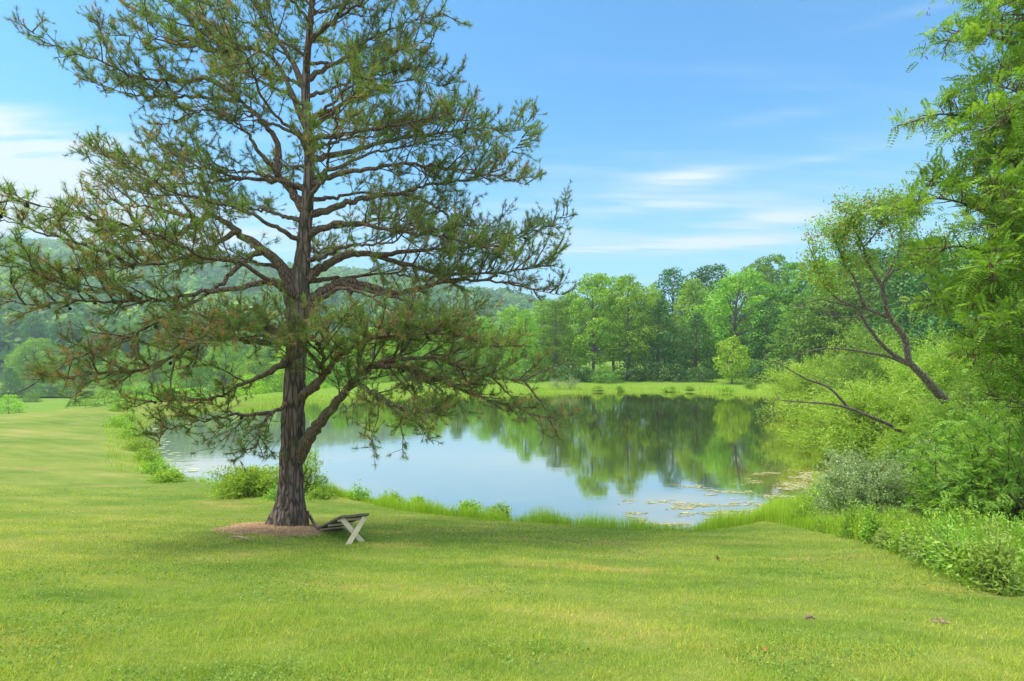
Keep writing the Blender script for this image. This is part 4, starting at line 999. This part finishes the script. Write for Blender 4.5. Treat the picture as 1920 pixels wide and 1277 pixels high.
# ------------------------------------------------------------------ tilted old table
def wood_mat(name, a, b):
    m, nt = new_mat(name)
    tc = N(nt, 'ShaderNodeTexCoord')
    v = mapping(nt, tc.outputs['Object'], (6, 6, 6))
    n1 = noise(nt, 3, v, 6, .7); n2 = noise(nt, .8, v, 3)
    c = ramp(nt, math_(nt, 'MULTIPLY_ADD', n1, .7, math_(nt, 'MULTIPLY', n2, .35)), [(.3, a), (.7, b)]).outputs[0]
    p = N(nt, 'ShaderNodeBsdfPrincipled'); L(nt, c, p.inputs['Base Color']); p.inputs['Roughness'].default_value = .85
    bb = N(nt, 'ShaderNodeBump'); bb.inputs['Strength'].default_value = .4; bb.inputs['Distance'].default_value = .01
    L(nt, n1, bb.inputs['Height']); L(nt, bb.outputs[0], p.inputs['Normal'])
    o = N(nt, 'ShaderNodeOutputMaterial'); L(nt, p.outputs[0], o.inputs['Surface']); return m
m_wood = wood_mat('weathered_planks', (.06, .05, .04), (.19, .155, .12)); m_leg = wood_mat('pale_worn_paint', (.46, .38, .25), (.66, .57, .40)); m_rot = wood_mat('dark_wet_wood', (.05, .028, .017), (.16, .085, .045))
Lf, Rf = hit(649, 1021), hit(681, 1016)
M0 = (Lf + Rf) / 2
Yn = M0[1]
A_ = P(638, 969, Yn - .05); B_ = P(692, 964, Yn + .32)
Cg = hit(592, 995); Cg = Cg + np.array([0, 0, .03])
wl = Cg - A_; Lw = np.linalg.norm(wl); wl /= Lw                 # long axis, sloping down and away
wu = B_ - A_; Wd = np.linalg.norm(wu); wu /= Wd
wn = norm(np.cross(wu, wl)); wn = wn if wn[2] > 0 else -wn
table = thing('picnic_table', 'weathered wooden picnic table collapsed at one end, tilted beside the pine trunk', 'table', M0)
tt = MB(); np_ = 5; pw = Wd / np_
for i in range(np_):
    c0 = A_ + wu * pw * (i + .5) + wl * (Lw * .5 + rng.uniform(-.02, .02))
    box(tt, c0, wu * (pw * .47), wl * (Lw * .5), wn * .02)
tt.build('tabletop', m_wood, table, False)
for f in (.12, .5, .86):
    cm = MB(); box(cm, A_ + wu * Wd * .5 + wl * Lw * f - wn * .043, wu * (Wd * .46), wl * .035, wn * .02); cm.build('cleat', m_leg, table, False)
def board(a, b, wdir, w, th, mat, name, parent=None):
    a, b = np.asarray(a, float), np.asarray(b, float); d = b - a; ln = np.linalg.norm(d); d /= ln
    wv = norm(wdir - d * (wdir @ d)); nv = np.cross(d, wv)
    mb = MB(); box(mb, (a + b) / 2, d * ln / 2, wv * w / 2, nv * th / 2); return mb.build(name, mat, parent, False)
Xo = wl * .12
At = A_ + Xo + wu * .04 - wn * .02; Bt = A_ + Xo + wu * (Wd - .10) - wn * .02
fr = norm(np.cross(wu, [0, 0, 1.0])); fr = fr if fr[1] < 0 else -fr
dn_ = np.array([0, 0, .03])
ulg = norm(Rf - Lf)
board(At + fr * .03, Rf - dn_ + fr * .0, wu, .085, .038, m_leg, 'leg', table)
board(Bt + fr * .075, Lf - dn_ + fr * .04, wu, .085, .038, m_leg, 'leg', table)
# collapsed far legs lie folded under the low end
tl_ = hit(578, 985)
board(Cg + np.array([.02, .02, -.0]), tl_ + np.array([-.02, .12, .20]), np.array([0, 0, 1.0]), .08, .035, m_wood, 'leg', table)
board(Cg + wu * .5 + wl * -.05 + np.array([0, 0, .0]), Cg + wu * .55 - wl * .75 - wn * .22, wu, .08, .035, m_wood, 'leg', table)
# upright dark board against the trunk, split stick on the litter
bt = P(577, 958, TRUNK[1] - .05); bb_ = P(577, 990, TRUNK[1] - .05)
o = board(bb_ - dn_, bt, np.array([1.0, 0, 0]), .05, .03, m_rot, 'wooden_stake', None)
tag(o, 'short dark reddish wooden stake standing against the right side of the pine trunk', 'stake')
s0, s1 = hit(432, 1013), hit(468, 1017)
sm = MB(); sp = catmull([s0 + [0, 0, .06], (s0 + s1) / 2 + [0, 0, .075], s1 + [0, 0, .05]], 5)
tube(sm, sp, [.012, .018, .02, .022, .022, .022, .024, .024, .022, .02, .012], 7)
tag(sm.build('split_stick', wood_mat('split_wood', (.16, .10, .06), (.50, .37, .22))), 'short pale split stick lying at the left edge of the needle bed', 'stick')
# ------------------------------------------------------------------ water plants
def discs(name, label, cat, x, y, r, mat, z=.006):
    n = len(x); m = 7; a = np.arange(m) / m * 2 * math.pi
    rr_ = r[:, None] * rng.uniform(.6, 1.2, (n, m))
    V = np.stack([x[:, None] + np.cos(a) * rr_ * 1.5, y[:, None] + np.sin(a) * rr_ * .7, np.broadcast_to((z + rng.random(n) * .006)[:, None], (n, m))], -1).reshape(-1, 3)
    k = np.arange(n)[:, None] * m
    T = np.concatenate([k + np.array([[0, i, i + 1]]) for i in range(1, m - 1)])
    mb = MB(); mb.add(V, None, T, np.repeat(rng.random(n), m))
    tag(mb.build(name, mat, smoothf=False), label, cat, kind='stuff')
m_alg = leaf_mat('pond_scum', LG((.20, .21, .07), (.36, .34, .15), (.50, .46, .26)), .05, .02, .0)
m_pad = leaf_mat('lily_pads', LG((.20, .28, .10), (.35, .42, .22), (.55, .58, .42)), .05, .08, .0)
n = 42000; x = rng.uniform(3.5, 12.8, n); y = rng.uniform(14.8, 24, n)
d = poly_sdf(x, y, POND); g = fbm(np.stack([x * 1.3, y * 3.4, 0 * x], 1), 4, 61)
k = (d < -.05) & (rng.random(n) < smooth(.47, .62, g + .16 * np.exp(d / .6) - .10 * np.maximum(-d - 1.3, 0)))
discs('pond_weed', 'cream-yellow floating weed mats in the shallow cove at the right', 'pond weed', x[k], y[k], rng.uniform(.012, .05, k.sum()), m_alg)
n = 1500; x = rng.uniform(-24, -13, n); y = rng.uniform(22, 40, n); d = poly_sdf(x, y, POND)
k = (d < -.1) & (d > -1.3) & (rng.random(n) < .45)
discs('lily_pads', 'pale lily pads floating along the left bank', 'lily pads', x[k], y[k], rng.uniform(.08, .2, k.sum()), m_pad)
# grass tuft island by the cove
tall('cove_grass', 'bright green grass tufts standing on the small spit in the right-hand cove', 9000, (9.6, 12.2), (20.0, 23.6), -.6, .5, .25, .55, 55)
# ------------------------------------------------------------------ small things on the lawn
m_dirt = wood_mat('bare_earth', (.15, .095, .055), (.38, .27, .18))
def mound(px, py, r, lab):
    h_ = hit(px, py); mb = MB(); m = 18
    for i in range(5): pass
    rr = np.linspace(0, 1, 6); a = np.arange(m) / m * 2 * math.pi
    R2, A2 = np.meshgrid(rr, a, indexing='ij')
    nz = vnoise(np.stack([np.cos(A2) * R2 * 3 + px, np.sin(A2) * R2 * 3, 0 * R2], -1).reshape(-1, 3), 5).reshape(R2.shape)
    x = h_[0] + np.cos(A2) * R2 * r * (.7 + .6 * nz); y = h_[1] + np.sin(A2) * R2 * r * .7
    z = h_[2] +   .022 * (1 - R2 ** 2) * (.4 + 1.2 * nz) - .012 * R2
    k = np.arange(5)[:, None] * m; j = np.arange(m)[None]; j2 = (j + 1) % m
    mb.add(np.stack([x, y, z], -1).reshape(-1, 3), np.stack([k + j, k + j2, k + m + j2, k + m + j], -1).reshape(-1, 4))
    n = 60; a = rng.uniform(0, 6.28, n); q = rng.random(n) ** .5
    leaves(mb, np.stack([h_[0] + np.cos(a) * q * r, h_[1] + np.sin(a) * q * r * .7, h_[2] + .02 * (1 - q ** 2) + .012], 1), rng.normal(size=(n, 3)) * .5 + [0, 0, 1], rng.uniform(.015, .04, n), .7)
    tag(mb.build('earth_clod', m_dirt, smoothf=False), lab, 'earth clod')
mound(1762, 1169, .09, 'larger bare reddish earth clod in the mown grass at lower right')
mound(1518, 1161, .045, 'smaller dark earth clod in the mown grass left of the reddish one')
h_ = hit(1345, 1052); lf = MB()
leaves(lf, np.array([h_ + [0, 0, .05], h_ + [.02, 0, .03]]), np.array([[.4, -1, .2], [.8, -.6, .4]]), [.11, .09], .5, [.2, .5], tang=np.array([[.1, .1, 1], [-.3, 0, .9]]), fold=.2)
tag(lf.build('dry_leaf', leaf_mat('dry_leaf', LG((.20, .09, .05), (.26, .12, .06), (.3, .15, .07)), .2, .02, 0), smoothf=False), 'curled dry brown leaf standing in the mown grass on the right', 'leaf')
h_ = hit(1433, 1225); lf = MB()
leaves(lf, np.array([h_ + [0, 0, .03]]), np.array([[.2, -.5, 1]]), [.05], .7, [.5], fold=.2)
tag(lf.build('fallen_leaf', leaf_mat('orange_leaf', LG((.5, .13, .04),) * 1 if False else [(0, (.5, .14, .05)), (1, (.55, .17, .06))], .2, .02, 0), smoothf=False), 'tiny orange fallen leaf in the grass near the bottom edge', 'leaf')
# ------------------------------------------------------------------ sky, sun, camera
SUN = np.array([-.46, -.04, .885]); SUN = SUN / np.linalg.norm(SUN)
w = bpy.data.worlds.new('World'); SC.world = w; w.use_nodes = True
nt = w.node_tree; nt.nodes.clear()
sky = N(nt, 'ShaderNodeTexSky', sky_type='NISHITA'); sky.sun_disc = False
sky.sun_elevation = math.asin(SUN[2]); sky.sun_rotation = math.atan2(SUN[0], SUN[1])
sky.altitude = 200; sky.air_density = 1.0; sky.dust_density = .6; sky.ozone_density = 2.0
tc = N(nt, 'ShaderNodeTexCoord'); sx = N(nt, 'ShaderNodeSeparateXYZ'); L(nt, tc.outputs['Generated'], sx.inputs[0])
el = math_(nt, 'ARCSINE', sx.outputs['Z']); az = math_(nt, 'ARCTAN2', sx.outputs['X'], sx.outputs['Y'])
zz = math_(nt, 'MAXIMUM', sx.outputs['Z'], .0)
k = math_(nt, 'DIVIDE', 1.0, math_(nt, 'ADD', zz, .10))
cb = N(nt, 'ShaderNodeCombineXYZ'); L(nt, math_(nt, 'MULTIPLY', sx.outputs['X'], k), cb.inputs[0]); L(nt, math_(nt, 'MULTIPLY', sx.outputs['Y'], k), cb.inputs[1])
n1 = noise(nt, 1.5, mapping(nt, cb.outputs[0], (.55, 1.9, 1), (0, 0, .10)), 7, .58)
n2 = noise(nt, 5.5, mapping(nt, cb.outputs[0], (.35, 2.2, 1), (0, 0, -.05)), 5, .6)
tex = math_(nt, 'MULTIPLY_ADD', n2, .4, math_(nt, 'MULTIPLY', n1, .75))
def cloudspot(a, e, wa, we, amp):
    da = math_(nt, 'MULTIPLY', math_(nt, 'SUBTRACT', az, a), 1 / wa); de = math_(nt, 'MULTIPLY', math_(nt, 'SUBTRACT', el, e), 1 / we)
    r2 = math_(nt, 'MULTIPLY_ADD', da, da, math_(nt, 'MULTIPLY', de, de))
    return math_(nt, 'MULTIPLY', math_(nt, 'EXPONENT', math_(nt, 'MULTIPLY', r2, -1.0)), amp)
def spot_px(px, py, wx, wy, amp):
    a = math.atan2(px - CX, F); e = math.atan2(HY - py, math.hypot(F, px - CX))
    c2 = math.cos(a) ** 2
    return cloudspot(a, e, wx / F * c2, wy / F * math.cos(a), amp)
acc = None
for s_ in CLOUDS:
    v_ = spot_px(*s_)
    acc = v_ if acc is None else math_(nt, 'ADD', acc, v_)
rnd = math_(nt, 'MULTIPLY', smoothnode(nt, tex, .54, .85), math_(nt, 'MULTIPLY', smoothnode(nt, el, .62, .20), .30))
cl = math_(nt, 'MULTIPLY', acc, smoothnode(nt, tex, .38, .68))
# unseen bright cirrus added overhead and behind the camera to lift the fill light
fill_mask = math_(nt, 'MAXIMUM', smoothnode(nt, el, .60, .95), smoothnode(nt, math_(nt, 'MULTIPLY', sx.outputs['Y'], -1.0), .0, .45))
cl = math_(nt, 'ADD', cl, math_(nt, 'MULTIPLY', math_(nt, 'MULTIPLY', smoothnode(nt, tex, .36, .66), fill_mask), .95))
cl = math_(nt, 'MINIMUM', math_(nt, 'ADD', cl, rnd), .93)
cval = math_(nt, 'MULTIPLY_ADD', fill_mask, 1.15, 1.0)  # added fill cirrus is brighter than the clouds in view
low = math_(nt, 'MULTIPLY', smoothnode(nt, el, .42, .02), .60)
tint = mixc(nt, 1.0, sky.outputs[0], SKYTINT, 'MULTIPLY')
c = mixc(nt, low, tint, tuple(v * CLOUDV for v in (.52, .82, 1.02)))
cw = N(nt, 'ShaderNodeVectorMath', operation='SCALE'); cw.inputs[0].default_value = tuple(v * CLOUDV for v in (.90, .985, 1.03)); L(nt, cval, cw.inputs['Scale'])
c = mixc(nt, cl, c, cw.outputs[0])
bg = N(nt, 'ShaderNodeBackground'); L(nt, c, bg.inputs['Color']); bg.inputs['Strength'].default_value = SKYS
o = N(nt, 'ShaderNodeOutputWorld'); L(nt, bg.outputs[0], o.inputs['Surface'])
sl = bpy.data.lights.new('sun', 'SUN'); sl.energy = SUNE; sl.angle = math.radians(SUNA); sl.color = (1.0, .935, .79)
so = bpy.data.objects.new('sun', sl); COL.objects.link(so); so.location = (0, 0, 60)
from mathutils import Vector
so.rotation_euler = Vector(-SUN).to_track_quat('-Z', 'Y').to_euler()
cd = bpy.data.cameras.new('camera'); cam = bpy.data.objects.new('camera', cd); COL.objects.link(cam)
cd.lens = 20; cd.sensor_width = 36; cd.sensor_fit = 'HORIZONTAL'; cd.clip_start = .1; cd.clip_end = 6000
cam.location = (0, 0, CZ); cam.rotation_euler = (math.pi / 2, 0, 0)
cd.shift_y = (HY - 638.5) / 1920
SC.camera = cam
SC.view_settings.view_transform = 'Standard'; SC.view_settings.look = 'None'; SC.view_settings.gamma = 1
SC.view_settings.exposure = EXPO
SC.render.engine = 'CYCLES'
SC.cycles.max_bounces = 8; SC.cycles.diffuse_bounces = 3; SC.cycles.glossy_bounces = 3; SC.cycles.transmission_bounces = 4
SC.cycles.transparent_max_bounces = 8; SC.cycles.volume_bounces = 0
SC.cycles.use_denoising = True
SC.cycles.denoiser = 'OPENIMAGEDENOISE'; SC.cycles.denoising_input_passes = 'RGB_ALBEDO_NORMAL'; SC.cycles.denoising_prefilter = 'ACCURATE'
